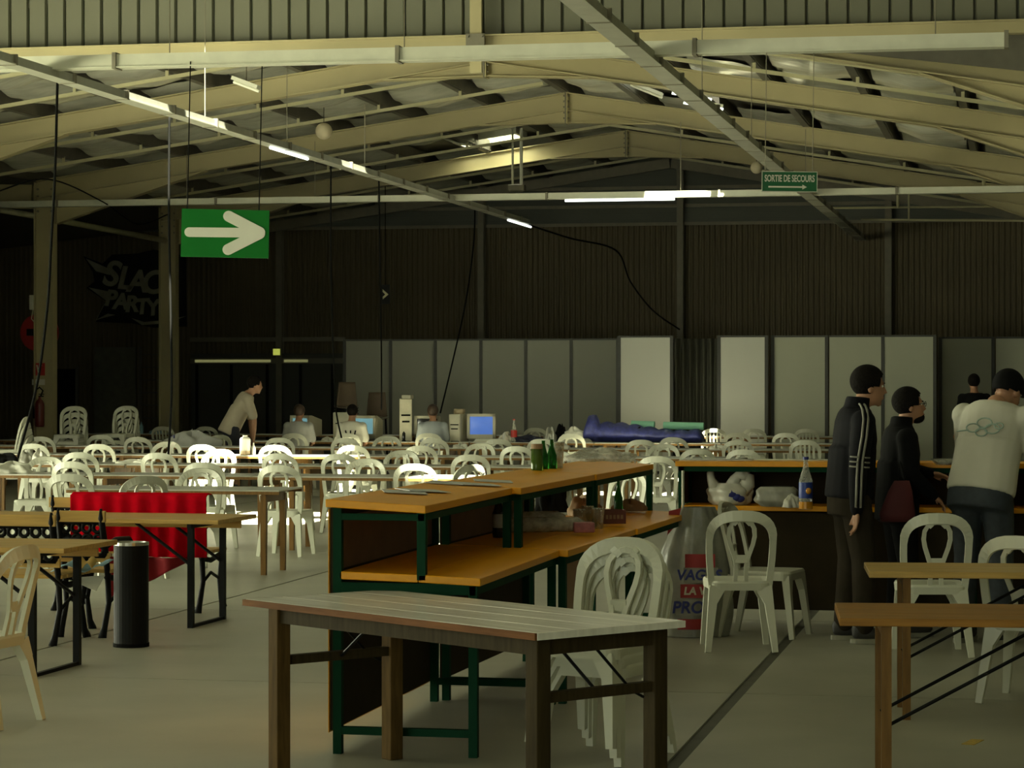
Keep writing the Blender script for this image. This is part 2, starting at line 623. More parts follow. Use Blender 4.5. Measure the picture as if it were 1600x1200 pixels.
struct(MB().box(-18, 5, YG - 0.16, YG + 0.0, ZLB, ZLB + 0.13).box(-18, 5, YG - 0.2, YG + 0.02, ZLB + 0.13, ZLB + 0.15).build('trim_lintel', M_STEEL))
XGP = XatY(750, YG)
gp = struct(MB().box(XGP - 0.07, XGP + 0.07, YG - 0.24, YG - 0.17, 5.30, ZT).build('trim_gable_post', M_STEEL))
MB().box(XGP - 0.11, XGP + 0.11, YG - 0.27, YG - 0.24, ZLB - 0.03, ZLB + 0.15).build('bracket_plate', M_STEELD, gp)
for dx in (-0.085, 0.085):
    for dz in (ZLB, ZLB + 0.12):
        MB().tube([(XGP + dx, YG - 0.29, dz), (XGP + dx, YG - 0.27, dz)], 0.015, 6).build('bolt', M_STEELD, gp)

# ---- end wall
xe0, xe1 = -27.0, 4.0
ZB = 5.15
m = MB()
n = 0
x = xe0
pts = []
while x < xe1:
    pts += [(x, 0.0), (x + 0.03, -0.03), (x + 0.06, -0.03), (x + 0.09, 0.0)]
    x += 0.12
pts.append((x, 0.0))
vs = [(a, YE + b, 0) for a, b in pts] + [(a, YE + b, ZB) for a, b in pts]
k = len(pts)
m.add(vs, [(i, i + 1, k + i + 1, k + i) for i in range(k - 1)])
we = struct(m.build('wall_end', M_BROWN))
g = MB()
for i in range(14):      # horizontal lap boards of the gable end
    z0 = ZB + i * 0.14
    g.add([(xe0, YE - 0.01, z0), (xe1, YE - 0.01, z0), (xe1, YE + 0.03, z0 + 0.14), (xe0, YE + 0.03, z0 + 0.14)], [(0, 1, 2, 3)])
struct(g.build('wall_end_upper', M_CLADE))
struct(MB().box(xe0, xe1, YE + 0.1, YE + 0.3, 0, 7.4).build('wall_end_backing', M_DARKW))
for i, px in enumerate((437, 752, 1063, 1388)):
    xx = XatY(px, YE - 0.2)
    top = zraf(xx) + 0.1
    t = struct(MB().box(xx - 0.07, xx + 0.07, YE - 0.27, YE - 0.255, 0, top).box(xx - 0.012, xx + 0.012, YE - 0.255, YE - 0.085, 0, top)
               .box(xx - 0.07, xx + 0.07, YE - 0.085, YE - 0.07, 0, top).build('trim_end_post_%d' % (i + 1), M_STEELD))
for i, z in enumerate((5.15, 5.55, 5.95)):
    struct(MB().box(XatY(430, YE), xe1, YE - 0.07, YE - 0.03, z, z + 0.07).build('trim_girt_%d' % (i + 1), M_STEELD))
# gable-end edge beams under the roof
for sgn in (-1, 1):
    xa = XR + sgn * 0.02
    xb = XR + sgn * 9.6
    struct(MB().beam((xa, YE - 0.35, zraf(xa) - 0.1), (xb, YE - 0.35, zraf(xb) - 0.1), 0.1, 0.22).build('trim_verge_%d' % (1 if sgn < 0 else 2), M_STEELD))
struct(MB().box(-27.2, -27, YG, YE + 0.3, 0, 7).build('wall_left', M_DARKW))
struct(MB().box(3.2, 3.4, YG, YE + 0.3, 0, 7).build('wall_right', M_DARKW))
struct(MB().box(-27, -17, YG, YG + 0.15, 0, 6.7).build('wall_left_return', M_DARKW))
struct(MB().box(2.6, 12, YG, YG + 0.15, 0, 6.7).build('wall_right_return', M_DARKW))

# ---- low roof: cells between purlins, foil underneath, purlins, struts
PUR = [k * 1.36 for k in range(8)]           # distance from ridge
YC = [34.5, 35.3, 37.45, 38.5, 39.9, 41.4, 41.9, 44.2, 46.2, 47.3, 47.9, 48.4, 50.4, 52.4, YE]
SKY = {(1, 1, 3)}                            # sunlit cell (side, purlin bay, y cell)
ceil = MB()
LOW_HOLES = []


def sky_hole(side, d0, d1, y0, y1):
    LOW_HOLES.append((side, d0, d1, y0, y1))


xk = XatY(1050, 39.2)
sky_hole(1, xk - XR - 0.55, xk - XR + 0.75, 38.3, 40.1)
for _x0, _x1 in ((-10.5, -9.2), (-6.6, -4.7)):
    _a, _b, _c, _d = skylight_for(_x0, _x1, 36.9, 38.2, 0.0, 6.4)
    if _b < XR:
        sky_hole(-1, XR - _b, XR - _a, _c, _d)
    else:
        sky_hole(1, _a - XR, _b - XR, _c, _d)
VX0, VX1 = XatY(722, 47.4), XatY(812, 47.4)
VY0, VY1 = 46.85, 47.85
sky_hole(-1, XR - VX1, XR - VX0, VY0, VY1)
for side in (-1, 1):
    hs = [(h[1], h[2], h[3], h[4]) for h in LOW_HOLES if h[0] == side]
    for a, b, c, d in holes_plane((0, YG), (10.8, YE + 0.3), hs):
        x0, x1 = XR + side * a, XR + side * b
        z0, z1 = zraf(x0) + 0.26, zraf(x1) + 0.26
        ceil.add([(x0, c, z0), (x1, c, z1), (x1, d, z1), (x0, d, z0),
                  (x0, c, z0 + 0.08), (x1, c, z1 + 0.08), (x1, d, z1 + 0.08), (x0, d, z0 + 0.08)],
                 [(0, 1, 2, 3), (4, 5, 6, 7), (0, 1, 5, 4), (1, 2, 6, 5), (2, 3, 7, 6), (3, 0, 4, 7)])
roof = struct(ceil.build('ceiling', M_PURLIN))
struct(MB().beam((-17.9, (YG + YE) / 2, zraf(-17.9) + 0.3), (-27, (YG + YE) / 2, zraf(-17.9) - 0.7), 27.0, 0.1).build('ceiling_aisle', M_PURLIN))
bays = [(28.8, 30.8), (30.8, 33.0), (33.0, 34.95), (35.25, 37.2), (37.2, 39.4), (39.4, 41.45), (41.75, 43.9), (43.9, 46.0), (46.0, 47.95), (48.25, 50.4), (50.4, 52.4), (52.4, 54.4)]
for side in (-1, 1):
    for i in range(len(PUR) - 1):
        a, b = PUR[i] + 0.15, PUR[i + 1] - 0.15
        for bi, (c, d) in enumerate(bays):
            hit = False
            for h in LOW_HOLES:
                if h[0] == side and h[1] < b and h[2] > a and h[3] < d and h[4] > c:
                    hit = True
            if hit:
                continue
            ph = RNG.uniform(0, 6)
            sag = RNG.uniform(0.12, 0.22)

            def fn(u, v, a=a, b=b, c=c, d=d, sag=sag, ph=ph):
                dd = a + (b - a) * u
                xx = XR + side * dd
                yy = c + (d - c) * v
                s_ = sag * math.sin(PI * v) ** 0.8 * (0.55 + 0.45 * math.sin(PI * u))
                s_ += 0.018 * math.sin(v * 15 + ph + 3 * u) + 0.012 * math.sin(u * 11 + ph)
                return (xx, yy, zraf(xx) + 0.20 - s_)
            MB().grid(fn, 8, 16).build('insulation_sheet', M_FOIL, roof, smooth=True)
for side in (-1, 1):
    for i, dd in enumerate(PUR):
        if side == 1 and i == 0:
            continue
        xx = XR + side * dd
        z = zraf(xx)
        MB().box(xx - 0.035, xx + 0.035, YG + 0.1, YE - 0.05, z + 0.02, z + 0.235).box(
            xx - 0.09, xx + 0.02, YG + 0.1, YE - 0.05, z + 0.0, z + 0.02).build('purlin', M_PURLIN, roof)
for yb in (30.8, 33.0, 37.2, 39.4, 43.9, 46.0, 50.4, 52.4):
    for side in (-1, 1):
        if yb == 39.4 and side == 1:
            continue
        xa, xb = XR, XR + side * 9.4
        MB().beam((xa, yb, zraf(xa) - 0.10), (xb, yb, zraf(xb) - 0.10), 0.05, 0.05).build('roof_strut', M_STRUT, roof)
        for dd in PUR[1:]:
            xx = XR + side * dd
            MB().box(xx - 0.022, xx + 0.022, yb - 0.012, yb + 0.012, zraf(xx) - 0.10, zraf(xx) + 0.04).build('strut_hanger', M_STRUT, roof)

# ---- portal frames
FR_LAB = ['cream steel portal frame nearest the clad gable, its ridge behind the lintel beam',
          'middle cream steel portal frame with bolted ridge plates beside the open roof vent',
          'farthest cream steel portal frame, last before the brown end wall',
          'cream steel gable frame half hidden behind the lintel and cladding']
for fi, y in enumerate(FRAMES + [YG + 0.3]):
    t = thing('portal_frame', FR_LAB[fi], 'steel frame', (0, 0, 0), 0, 'portal frames of the low hall')
    for side in (-1, 1):
        m = MB()
        xe = XR + side * 9.52
        DP = 0.31
        m.beam((XR, y, ZR - DP / 2), (xe, y, zraf(xe) - DP / 2), 0.02, DP - 0.02)
        m.beam((XR, y, ZR - 0.008), (xe, y, zraf(xe) - 0.008), 0.20, 0.018)
        m.beam((XR, y, ZR - DP + 0.008), (xe, y, zraf(xe) - DP + 0.008), 0.20, 0.018)
        xq = XR + side * 1.5
        rh = MB().add([(XR, y - 0.012, ZR - DP), (xq, y - 0.012, zraf(xq) - DP), (XR, y - 0.012, ZR - 0.50),
                       (XR, y + 0.012, ZR - DP), (xq, y + 0.012, zraf(xq) - DP), (XR, y + 0.012, ZR - 0.50)],
                      [(0, 1, 2), (5, 4, 3), (0, 3, 4, 1), (1, 4, 5, 2), (2, 5, 3, 0)])
        rh.beam((XR, y, ZR - 0.505), (xq, y, zraf(xq) - DP - 0.005), 0.2, 0.018)
        rh.build('ridge_haunch', M_STEEL, t)
        m.build('rafter', M_STEEL, t)
        xc = XR + side * 9.38
        MB().box(xc - 0.18, xc - 0.165, y - 0.1, y + 0.1, 0, zraf(xc) - 0.05).box(xc + 0.165, xc + 0.18, y - 0.1, y + 0.1, 0, zraf(xc) - 0.05) \
            .box(xc - 0.165, xc + 0.165, y - 0.012, y + 0.012, 0, zraf(xc) - 0.05).build('column', M_STEEL, t)
        xh = XR + side * 9.16
        xi = XR + side * 6.4
        zz = zraf(xh) - DP
        h = MB().add([(xh, y - 0.012, zz), (xi, y - 0.012, zraf(xi) - DP), (xh, y - 0.012, zz - 0.50),
                      (xh, y + 0.012, zz), (xi, y + 0.012, zraf(xi) - DP), (xh, y + 0.012, zz - 0.50)],
                     [(0, 1, 2), (5, 4, 3), (0, 3, 4, 1), (1, 4, 5, 2), (2, 5, 3, 0)])
        h.beam((xh, y, zz - 0.50), (xi, y, zraf(xi) - DP - 0.005), 0.2, 0.018)
        h.build('haunch', M_STEEL, t)
    pl = MB()
    pl.box(XR - 0.022, XR - 0.004, y - 0.115, y + 0.115, ZR - 0.53, ZR + 0.02).build('ridge_plate', M_STEELD, t)
    MB().box(XR + 0.004, XR + 0.022, y - 0.115, y + 0.115, ZR - 0.53, ZR + 0.02).build('ridge_plate', M_STEEL, t)
    for k in range(5):
        z = ZR - 0.06 - k * 0.095
        for sx in (-1, 1):
            MB().tube([(XR + sx * 0.022, y - 0.08, z), (XR + sx * 0.05, y - 0.08, z)], 0.018, 6).build('bolt', M_STEELD, t)
    for side in (-1,):
        xc = XR + side * 9.38
        for k in range(4):
            for sx in (-0.13, 0.13):
                MB().tube([(xc + sx, y - 0.02, 4.72 + k * 0.13), (xc + sx, y - 0.045, 4.72 + k * 0.13)], 0.022, 6).build('bolt', M_STEELD, t)
# aisle beam running out to the left of the middle frame
tag(MB().beam((XL - 0.1, 41.6, 4.98), (XL - 6, 41.6, 5.15), 0.1, 0.42).build('aisle_beam', M_STEEL),
    'cream steel beam running left from the pillar with the fire extinguisher', 'beam')
tag(MB().tube([PY(0, 328, 42.2), PY(75, 341, 43.0), PY(258, 376, 48.0)], 0.055, 10).build('wall_pipe', M_STRUT, smooth=True),
    'cream pipe slanting down behind the pillar towards the graffiti wall', 'pipe')
pp = thing('service_pipe', 'pair of thin pipes with drop pipes under the right roof slope', 'pipe')
MB().tube([PY(1300, 325, 49.5), PY(1610, 322, 49.5)], 0.022, 8).build('pipe', M_STRUT, pp)
MB().tube([PY(1345, 343, 49.4), PY(1610, 345, 49.4)], 0.022, 8).build('pipe', M_STRUT, pp)
MB().tube([PY(1403, 275, 49.5), PY(1403, 325, 49.5)], 0.03, 8).build('drop_pipe', M_STRUT, pp)
MB().tube([PY(1420, 275, 49.4), PY(1420, 343, 49.4)], 0.02, 8).build('drop_pipe', M_STRUT, pp)
MB().tube([PY(1537, 250, 44.5), PY(1537, 290, 44.5)], 0.03, 8).build('drop_pipe', M_STRUT, pp)

# ---- roof vent with its opening gear
vt = thing('roof_vent', 'open roof vent letting in white daylight below the ridge', 'skylight')


def zin(x):
    return zraf(x) + 0.26


for (x0, x1, y0, y1) in ((VX0 - 0.05, VX0, VY0 - 0.05, VY1 + 0.05), (VX1, VX1 + 0.05, VY0 - 0.05, VY1 + 0.05)):
    MB().add([(x0, y0, zin(x0) - 0.12), (x1, y0, zin(x1) - 0.12), (x1, y1, zin(x1) - 0.12), (x0, y1, zin(x0) - 0.12),
              (x0, y0, zin(x0) + 0.25), (x1, y0, zin(x1) + 0.25), (x1, y1, zin(x1) + 0.25), (x0, y1, zin(x0) + 0.25)],
             [(0, 3, 2, 1), (4, 5, 6, 7), (0, 1, 5, 4), (1, 2, 6, 5), (2, 3, 7, 6), (3, 0, 4, 7)]).build('kerb', M_RAIL, vt)
for yy in (VY0 - 0.03, VY1 + 0.03):
    MB().beam((VX0, yy, zin(VX0) + 0.05), (VX1, yy, zin(VX1) + 0.05), 0.05, 0.36).build('kerb', M_RAIL, vt)
MB().grid(lambda a, b: (VX0 + (VX1 - VX0) * a, VY0 + (VY1 - VY0) * b, zin(VX0 + (VX1 - VX0) * a) + 0.22 + 0.12 * math.sin(PI * a) * math.sin(PI * b)), 10, 10).build('dome', M_DOME, vt, smooth=True)
q0, q1 = PD(690, 212, 48.0), PD(728, 226, 47.3)
MB().beam(q0, q1, 0.28, 0.04).build('flap', M_RAIL, vt)
ga, gb_ = PD(801, 200, 47.6), PD(801, 288, 47.6)
gc, gd = PD(814.5, 200, 47.4), PD(814.5, 289, 47.4)
MB().tube([ga, gb_], 0.022, 8).build('gear_rod', M_RAIL, vt)
MB().tube([gc, gd], 0.032, 8).build('gear_rod', M_TUBE, vt)
c = (gb_ + gd) / 2
MB().box(c.x - 0.16, c.x + 0.16, c.y - 0.1, c.y + 0.1, c.z - 0.12, c.z + 0.0).build('gear_box', M_STEELD, vt, bevel=0.02)
for i, (px, py) in enumerate(((1050, 137), (1068, 152))):
    a, b = PD(px, py + 4, 37.4 - i * 0.3), PD(px + 62, py + 14, 37.3 - i * 0.3)
    o = thing('batten_light', ['upper', 'lower'][i] + ' of two bright strip lights under the right roof slope', 'lamp', group='strip lights below the ridge')
    MB().beam(a, b, 0.07, 0.05).build('housing', M_TUBE, o)
    MB().tube([a + Vector((0, 0, -0.045)), b + Vector((0, 0, -0.045))], 0.018, 8).build('tube', M_TUBE_ON, o)
for (px0, py0, px1, py1, D, lab) in ((985, 128, 1035, 148, 39, 'short white reflector lamp beside the diagonal light rail'),
                                     (365, 122, 405, 137, 33, 'small white lamp hanging under the left roof slope'),
                                     (362, 80, 440, 66, 33.4, 'white strip lamp close under the lintel beam')):
    o = thing('reflector_lamp', lab, 'lamp')
    a, b = PD(px0, py0, D), PD(px1, py1, D - 0.1)
    MB().beam(a, b, 0.16, 0.05).build('reflector', M_TUBE, o)
    MB().tube([a + Vector((0, 0, -0.05)), b + Vector((0, 0, -0.05))], 0.02, 8).build('tube', M_TUBE, o)
    mid = (a + b) / 2
    MB().tube([mid, (mid.x, mid.y, zraf(mid.x) + 0.2)], 0.008, 5).build('hanger', M_STEELD, o)

# ---- light rails
ZRAIL = 4.8


def rail(label, a, b, seg, tubes=(), wires=(), w=0.13, h=0.085, clips=True, m_=None):
    m_ = m_ or M_RAIL
    t = thing('light_rail', label, 'light rail')
    a, b = Vector(a), Vector(b)
    L = (b - a).length
    d = (b - a) / L
    MB().beam(a, b, w, h).beam(a + Vector((0, 0, -h / 2)), b + Vector((0, 0, -h / 2)), w * 1.35, 0.012).build('channel', m_, t)
    if clips:
        k = seg / 2
        while k < L:
            c = a + d * k
            MB().beam(c - d * 0.02, c + d * 0.02, w * 1.45, h * 1.25).build('clip', M_STEELD, t)
            k += seg
    for s0, s1 in tubes:
        p, q = a + d * s0, a + d * s1
        MB().tube([p + Vector((0, 0, -h / 2 - 0.03)), q + Vector((0, 0, -h / 2 - 0.03))], 0.022, 8).build('lit_tube', M_TUBE_ON, t)
    for s0, up in wires:
        p = a + d * s0
        MB().tube([p, p + Vector((0, 0, up))], 0.006, 5).build('suspension_wire', M_STEELD, t)
    return t


xa = P(0, 90, ZRAIL).x
r1a = Vector((xa, P(-40, 78, ZRAIL).y, ZRAIL))
r1b = Vector((xa + 0.15, P(822, 347, ZRAIL).y, ZRAIL))
L1 = (r1b - r1a).length


def along(pt, py):      # distance along a depth rail where it meets image row py
    D = FPX * (EYE - ZRAIL) / (py - HY)
    y0 = (D + pt.x * SA) / CA
    return y0 - pt.y


rail('grey light rail running into the hall above the arrow sign', r1a, r1b, 1.5,
     [(along(r1a, 222), along(r1a, 240)), (along(r1a, 338), along(r1a, 349))],
     [(along(r1a, 230), 1.3), (along(r1a, 268), 1.0), (along(r1a, 190), 1.5)], m_=M_GALV)
xb = P(1250, 296, ZRAIL).x
r2a = Vector((xb, 18.6, ZRAIL))
r2b = Vector((xb + 0.1, YE - 0.4, ZRAIL))
rail('long grey light rail crossing diagonally in front of the ridge', r2a, r2b, 1.5, [], [(9, 2.5), (14, 2.5), (22, 1.0)], w=0.15, h=0.1, m_=M_GALV)
for i, (Y, pa, pb, lab, tubes, wires) in enumerate((
        (P(760, 96, ZRAIL).y, -30, 1575, 'upper white light rail spanning the hall just under the lintel', [], [(2, 3.5), (4.4, 3.5), (9.5, 3.5)]),
        (41.15, -30, 1600, 'lower white light rail spanning the hall behind the emergency exit sign', [(10.45, 12.3)], [(3.8, 0.9), (12.4, 1.2), (6.1, 1.0)]))):
    z = ZRAIL if i == 0 else 4.82
    rail(lab, (XatY(pa, Y), Y, z + (0.10 if i == 0 else 0)), (XatY(pb, Y), Y, z + (0.07 if i == 0 else 0)), 2.9, tubes, wires, w=0.13, h=0.13 if i == 0 else 0.10)

# ---- globes
for px, py, D, r, lab in ((506, 205, 40, 0.135, 'round cream globe hanging left of the roof vent'),
                          (1182, 262, 45, 0.11, 'small cream globe beside the emergency exit sign'),
                          (993, 117, 37, 0.12, 'round cream globe behind the diagonal light rail')):
    c = PD(px, py, D)
    o = thing('globe', lab, 'globe', c)
    MB().ellip((0, 0, 0), (r, 0, 0), (0, r, 0), (0, 0, r), 20, 14).build('ball', M_GLOBE, o, smooth=True)
    MB().tube([(0, 0, r * 0.95), (0, 0, zraf(c.x) - c.z + 0.1)], 0.006, 5).build('cord', M_BLACK, o)

# ---- big arrow sign
ARW = yaw_of(0, 1)
YRAIL = P(760, 96, ZRAIL).y
sg = thing('arrow_sign', 'green hanging sign with a thick white arrow pointing right', 'sign', PY(352, 365, YRAIL), ARW)
sg.rotation_euler = (0, math.radians(1.2), ARW)
k = (-sg.location.x * SA + sg.location.y * CA) / FPX
MB().box(-68.5 * k, 68.5 * k, -0.012, 0.012, -37.5 * k, 37.5 * k).build('board', M_GREEN, sg)


def capsule2d(x0, z0, x1, z1, r, n=10):
    a = math.atan2(z1 - z0, x1 - x0)
    pts = []
    for i in range(n + 1):
        t = a + PI / 2 + PI * i / n
        pts.append((x0 + r * math.cos(t), z0 + r * math.sin(t)))
    for i in range(n + 1):
        t = a - PI / 2 + PI * i / n
        pts.append((x1 + r * math.cos(t), z1 + r * math.sin(t)))
    return pts


am = MB()
for j, (x0, z0, x1, z1, r) in enumerate(((-56, 1, 40, 2, 7.5), (5, 27, 54, 3, 8.5), (5, -25, 54, 1, 8.5))):
    am.prism([(x * k, z * k) for x, z in capsule2d(x0, z0, x1, z1, r)], 0.006, Matrix.Translation((0, -0.016 - j * 0.0006, 0)))
am.build('arrow', M_SIGNW, sg)
for xx in (-60, 52):
    MB().tube([(xx * k, 0, 37 * k), (xx * k, 0, ZRAIL + 0.06 - sg.location.z)], 0.006, 5).build('suspension_wire', M_BLACK, sg)
# ---- emergency exit sign
D2 = 27.4
es = thing('exit_sign', 'dark green hanging sign reading SORTIE DE SECOURS above an arrow', 'sign', PY(1233.5, 284, YRAIL), ARW)
es.rotation_euler = (0, math.radians(0.6), ARW)
k = (-es.location.x * SA + es.location.y * CA) / FPX
MB().box(-43.5 * k, 43.5 * k, -0.01, 0.01, -16 * k, 16 * k).build('board', M_DGREEN, es)
MB().box(-43.5 * k, 43.5 * k, -0.014, -0.010, -16 * k, -15 * k).box(-43.5 * k, 43.5 * k, -0.014, -0.010, 15 * k, 16 * k) \
    .box(-43.5 * k, -42.5 * k, -0.014, -0.010, -15 * k, 15 * k).box(42.5 * k, 43.5 * k, -0.014, -0.010, -15 * k, 15 * k).build('border', M_SIGNW, es)
tm = text_obj('lettering', 'SORTIE DE SECOURS', 14.5 * k, 0.004, M_SIGNW, es, (0, -0.012, 4.5 * k), (PI / 2, 0, 0), bold=0.002)
tm.scale = (78 * k / tm.dimensions.x if tm.dimensions.x else 1, 1, 1)
MB().prism([(x * k, z * k) for x, z in ((-33, -9.5), (20, -9.5), (20, -12.2), (27, -8.3), (20, -4.4), (20, -7.1), (-33, -7.1))], 0.004,
           Matrix.Translation((0, -0.012, 0))).build('arrow', M_SIGNW, es)
for xx in (-38, 36):
    MB().tube([(xx * k, 0, 16 * k), (xx * k, 0, ZRAIL + 0.05 - es.location.z)], 0.004, 5).build('suspension_wire', M_STEELD, es)
# small dark sign hanging far back
D3 = 50
k = D3 / FPX
ss = thing('hanging_sign', 'small dark hanging sign with a pale arrow before the brown wall', 'sign', PD(602, 460, D3), ARW)
MB().box(-7 * k, 7 * k, -0.01, 0.01, -15 * k, 15 * k).build('board', M_BLACKM, ss)
MB().prism([(x * k, z * k) for x, z in ((-4, 8), (5, 0), (-4, -8), (-4, -4), (0, 0), (-4, 4))], 0.006, Matrix.Translation((0, -0.012, 0))).build('arrow', M_STRUT, ss)
MB().tube([(0, 0, 15 * k), (0, 0, 15 * k + 3.0)], 0.008, 5).build('cord', M_BLACK, ss)


# ---- hanging cables
def cable(lab, pts, r=0.014):
    ps = [PD(*p) for p in pts]
    out = []
    for i in range(len(ps) - 1):
        p0 = ps[max(i - 1, 0)]
        p1, p2 = ps[i], ps[i + 1]
        p3 = ps[min(i + 2, len(ps) - 1)]
        for s_ in range(8):
            t = s_ / 8
            out.append(0.5 * ((2 * p1) + (p2 - p0) * t + (2 * p0 - 5 * p1 + 4 * p2 - p3) * t * t + (3 * p1 - p0 - 3 * p2 + p3) * t ** 3))
    out.append(ps[-1])
    return tag(MB().tube(out, r, 6).build('hanging_cable', M_BLACK, smooth=True), lab, 'cable')


cable('black cable hanging down in front of the pillar with the extinguisher', [(90, 120, 26), (86, 270, 26), (80, 380, 26), (74, 480, 26), (58, 600, 25.9), (28, 715, 25.6)])
cable('black cable hanging beside the green arrow sign down to the tables', [(265, 178, 29.5), (264, 330, 29.5), (267, 500, 29.5), (268, 620, 29.5), (262, 724, 29.4)])
cable('thin black cable hanging left of the computer tower', [(517, 255, 35.3), (517, 420, 35.3), (521, 560, 35.5), (525, 640, 35.8), (535, 690, 36.2)], 0.012)
cable('thin black cable hanging down behind the beige computer tower', [(592, 280, 38), (594, 420, 38), (596, 560, 38.4), (596, 640, 39)], 0.012)
cable('thin black cable swinging left towards the middle computers', [(742, 322, 45), (740, 380, 45), (728, 470, 44.5), (706, 570, 43.5), (688, 645, 42)], 0.014)
cable('black cable drooping across the brown end wall to a post', [(822, 350, 49), (890, 372, 51), (962, 391, 53), (985, 440, 53.6), (1020, 485, 53.9), (1062, 515, 54.0)], 0.018)
cable('dark cable drooping between the pillars behind the arrow sign', [(-5, 300, 40), (75, 280, 40), (160, 315, 43), (215, 350, 46), (262, 335, 48)], 0.012)

# ================================================================== BACK OF THE HALL
# white partitions
PH = 2.56


def partition(label, px0, px1, D, posts=(1, 1), top=PH, m_=M_PANEL, dark=False):
    y = W((px0 + px1) / 2, D).y
    x0, x1 = XatY(px0, y), XatY(px1, y)
    t = thing('partition_panel', label, 'partition', ((x0 + x1) / 2, y, 0), 0, 'exhibition partition panels')
    w2 = (x1 - x0) / 2
    MB().box(-w2, w2, -0.012, 0.012, 0.05, top - 0.03).build('board', m_, t)
    if posts[0]:
        MB().box(-w2 - 0.06, -w2 + 0.0, -0.03, 0.03, 0, top).build('post', M_PROF, t)
    if posts[1]:
        MB().box(w2, w2 + 0.06, -0.03, 0.03, 0, top).build('post', M_PROF, t)
    MB().box(-w2, w2, -0.02, 0.02, top - 0.035, top).build('head_rail', M_PROF, t)
    MB().box(-w2, w2, -0.02, 0.02, 0.0, 0.05).build('foot_rail', M_PROF, t)
    return t


LE = [(541, 608), (613, 678), (683, 749), (754, 820), (824, 891), (895, 963)]
for i, (a, b) in enumerate(LE):
    partition('shade-toned white partition panel, %s from the left of the long dim row' % ORD[i], a, b, 50.2 - 0.22 * i, (1, 0) if i < 5 else (1, 1), m_=M_PANELD)
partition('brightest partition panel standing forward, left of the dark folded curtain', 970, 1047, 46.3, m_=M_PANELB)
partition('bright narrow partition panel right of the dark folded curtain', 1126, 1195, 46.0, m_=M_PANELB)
partition('pale partition panel left of the two dark-clad men with a slanting shadow', 1210, 1289, 46.0)
partition('pale partition panel just behind the striped jacket man', 1296, 1377, 45.8, (0, 0))
partition('pale partition panel behind the bearded man in glasses', 1382, 1458, 45.6)
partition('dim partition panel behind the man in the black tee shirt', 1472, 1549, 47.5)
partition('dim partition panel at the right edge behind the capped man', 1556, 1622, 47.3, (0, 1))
# folded dark curtain
y = W(1086, 47.0).y
cx0, cx1 = XatY(1049, y), XatY(1124, y)
cu = MB()
cu.grid(lambda u, v: (cx0 + (cx1 - cx0) * u, y + 0.05 * math.sin(u * 2 * PI * 7), 0.02 + v * 2.5), 70, 2)
tag(cu.build('folded_curtain', mat('dark_curtain_cloth', (0.085, 0.085, 0.06), 0.8, var=0.05), smooth=True, solid=0.01),
    'dark folded curtain filling the gap between two bright partition panels', 'curtain')
# dark roller gate and transom on the left of the end wall
y = YE - 0.12
gx0, gx1 = XatY(298, y), XatY(540, y)
gt = struct(MB().box(gx0, gx1, y, y + 0.05, 0, 2.35).build('door_1', M_DARKW))
MB().box(gx0, gx1, y - 0.06, y + 0.0, 2.62, 2.72).build('top_rail', M_STEELD, gt)
MB().box(gx0, gx1, y - 0.05, y + 0.02, 2.12, 2.24).build('lintel_rail', M_STEELD, gt)
for a, b in ((306, 424), (445, 482), (500, 535)):
    MB().box(XatY(a, y), XatY(b, y), y - 0.065, y - 0.05, 2.15, 2.21).build('transom_glazing', M_STRIPL if a != 500 else M_STEELD, gt)
for px in (308, 362, 418, 470, 520):
    MB().box(XatY(px, y) - 0.03, XatY(px, y) + 0.03, y - 0.04, y, 0, 2.1).build('mullion', M_BLACKM, gt)
el = thing('exit_lamp', 'small glowing yellow-green exit lamp on the back post', 'lamp', PY(433, 550, YE - 0.34))
MB().box(-0.09, 0.09, -0.04, 0.04, -0.08, 0.08).build('housing', M_STRUT, el)
MB().box(-0.08, 0.08, -0.05, -0.04, -0.07, 0.07).build('lit_panel', M_EXITL, el)
# shelving frame behind the ladder post
y = YE - 0.25
for i, (a, b, lab) in enumerate(((147, 212, 'pale grey board leaning against the back wall below the graffiti'),)):
    x0, x1 = XatY(a, y), XatY(b, y)
    tag(MB().box(x0, x1, y, y + 0.04, 0, 2.5).build('wall_board', mat('dull_board', (0.16, 0.155, 0.11), 0.8)), lab, 'board')
ld = thing('ladder', 'grey ladder frame standing at the back wall right of the board', 'ladder')
for px in (219, 249):
    x0 = XatY(px, y - 0.1)
    MB().box(x0 - 0.03, x0 + 0.03, y - 0.12, y - 0.06, 0, 2.5).build('rail', M_PURLIN, ld)
for k_ in range(8):
    MB().beam((XatY(219, y - 0.1), y - 0.09, 0.3 + k_ * 0.29), (XatY(249, y - 0.1), y - 0.09, 0.3 + k_ * 0.29), 0.03, 0.03).build('rung', M_PURLIN, ld)
dk = struct(MB().box(XatY(81, y), XatY(118, y), y, y + 0.03, 0, 2.0).build('door_2', M_BLACK))
MB().box(XatY(118, y), XatY(122, y), y - 0.02, y + 0.03, 0, 2.05).build('door_frame', M_PURLIN, dk)

# graffiti sign
y = YE - 0.085
gs = thing('graffiti_sign', 'dark graffiti style sign with the words SLAC PARTY in spiky letters', 'sign')


def poly_on_wall(name, pts, yy, m_, par, t=0.03):
    ps = [PY(px, py, yy) for px, py in pts]
    n_ = len(ps)
    vs_ = [tuple(p) for p in ps] + [(p.x, p.y + t, p.z) for p in ps]
    fs_ = [tuple(range(n_)), tuple(range(2 * n_ - 1, n_ - 1, -1))] + [((i + 1) % n_, i, n_ + i, n_ + (i + 1) % n_) for i in range(n_)]
    return MB().add(vs_, fs_).build(name, m_, par)


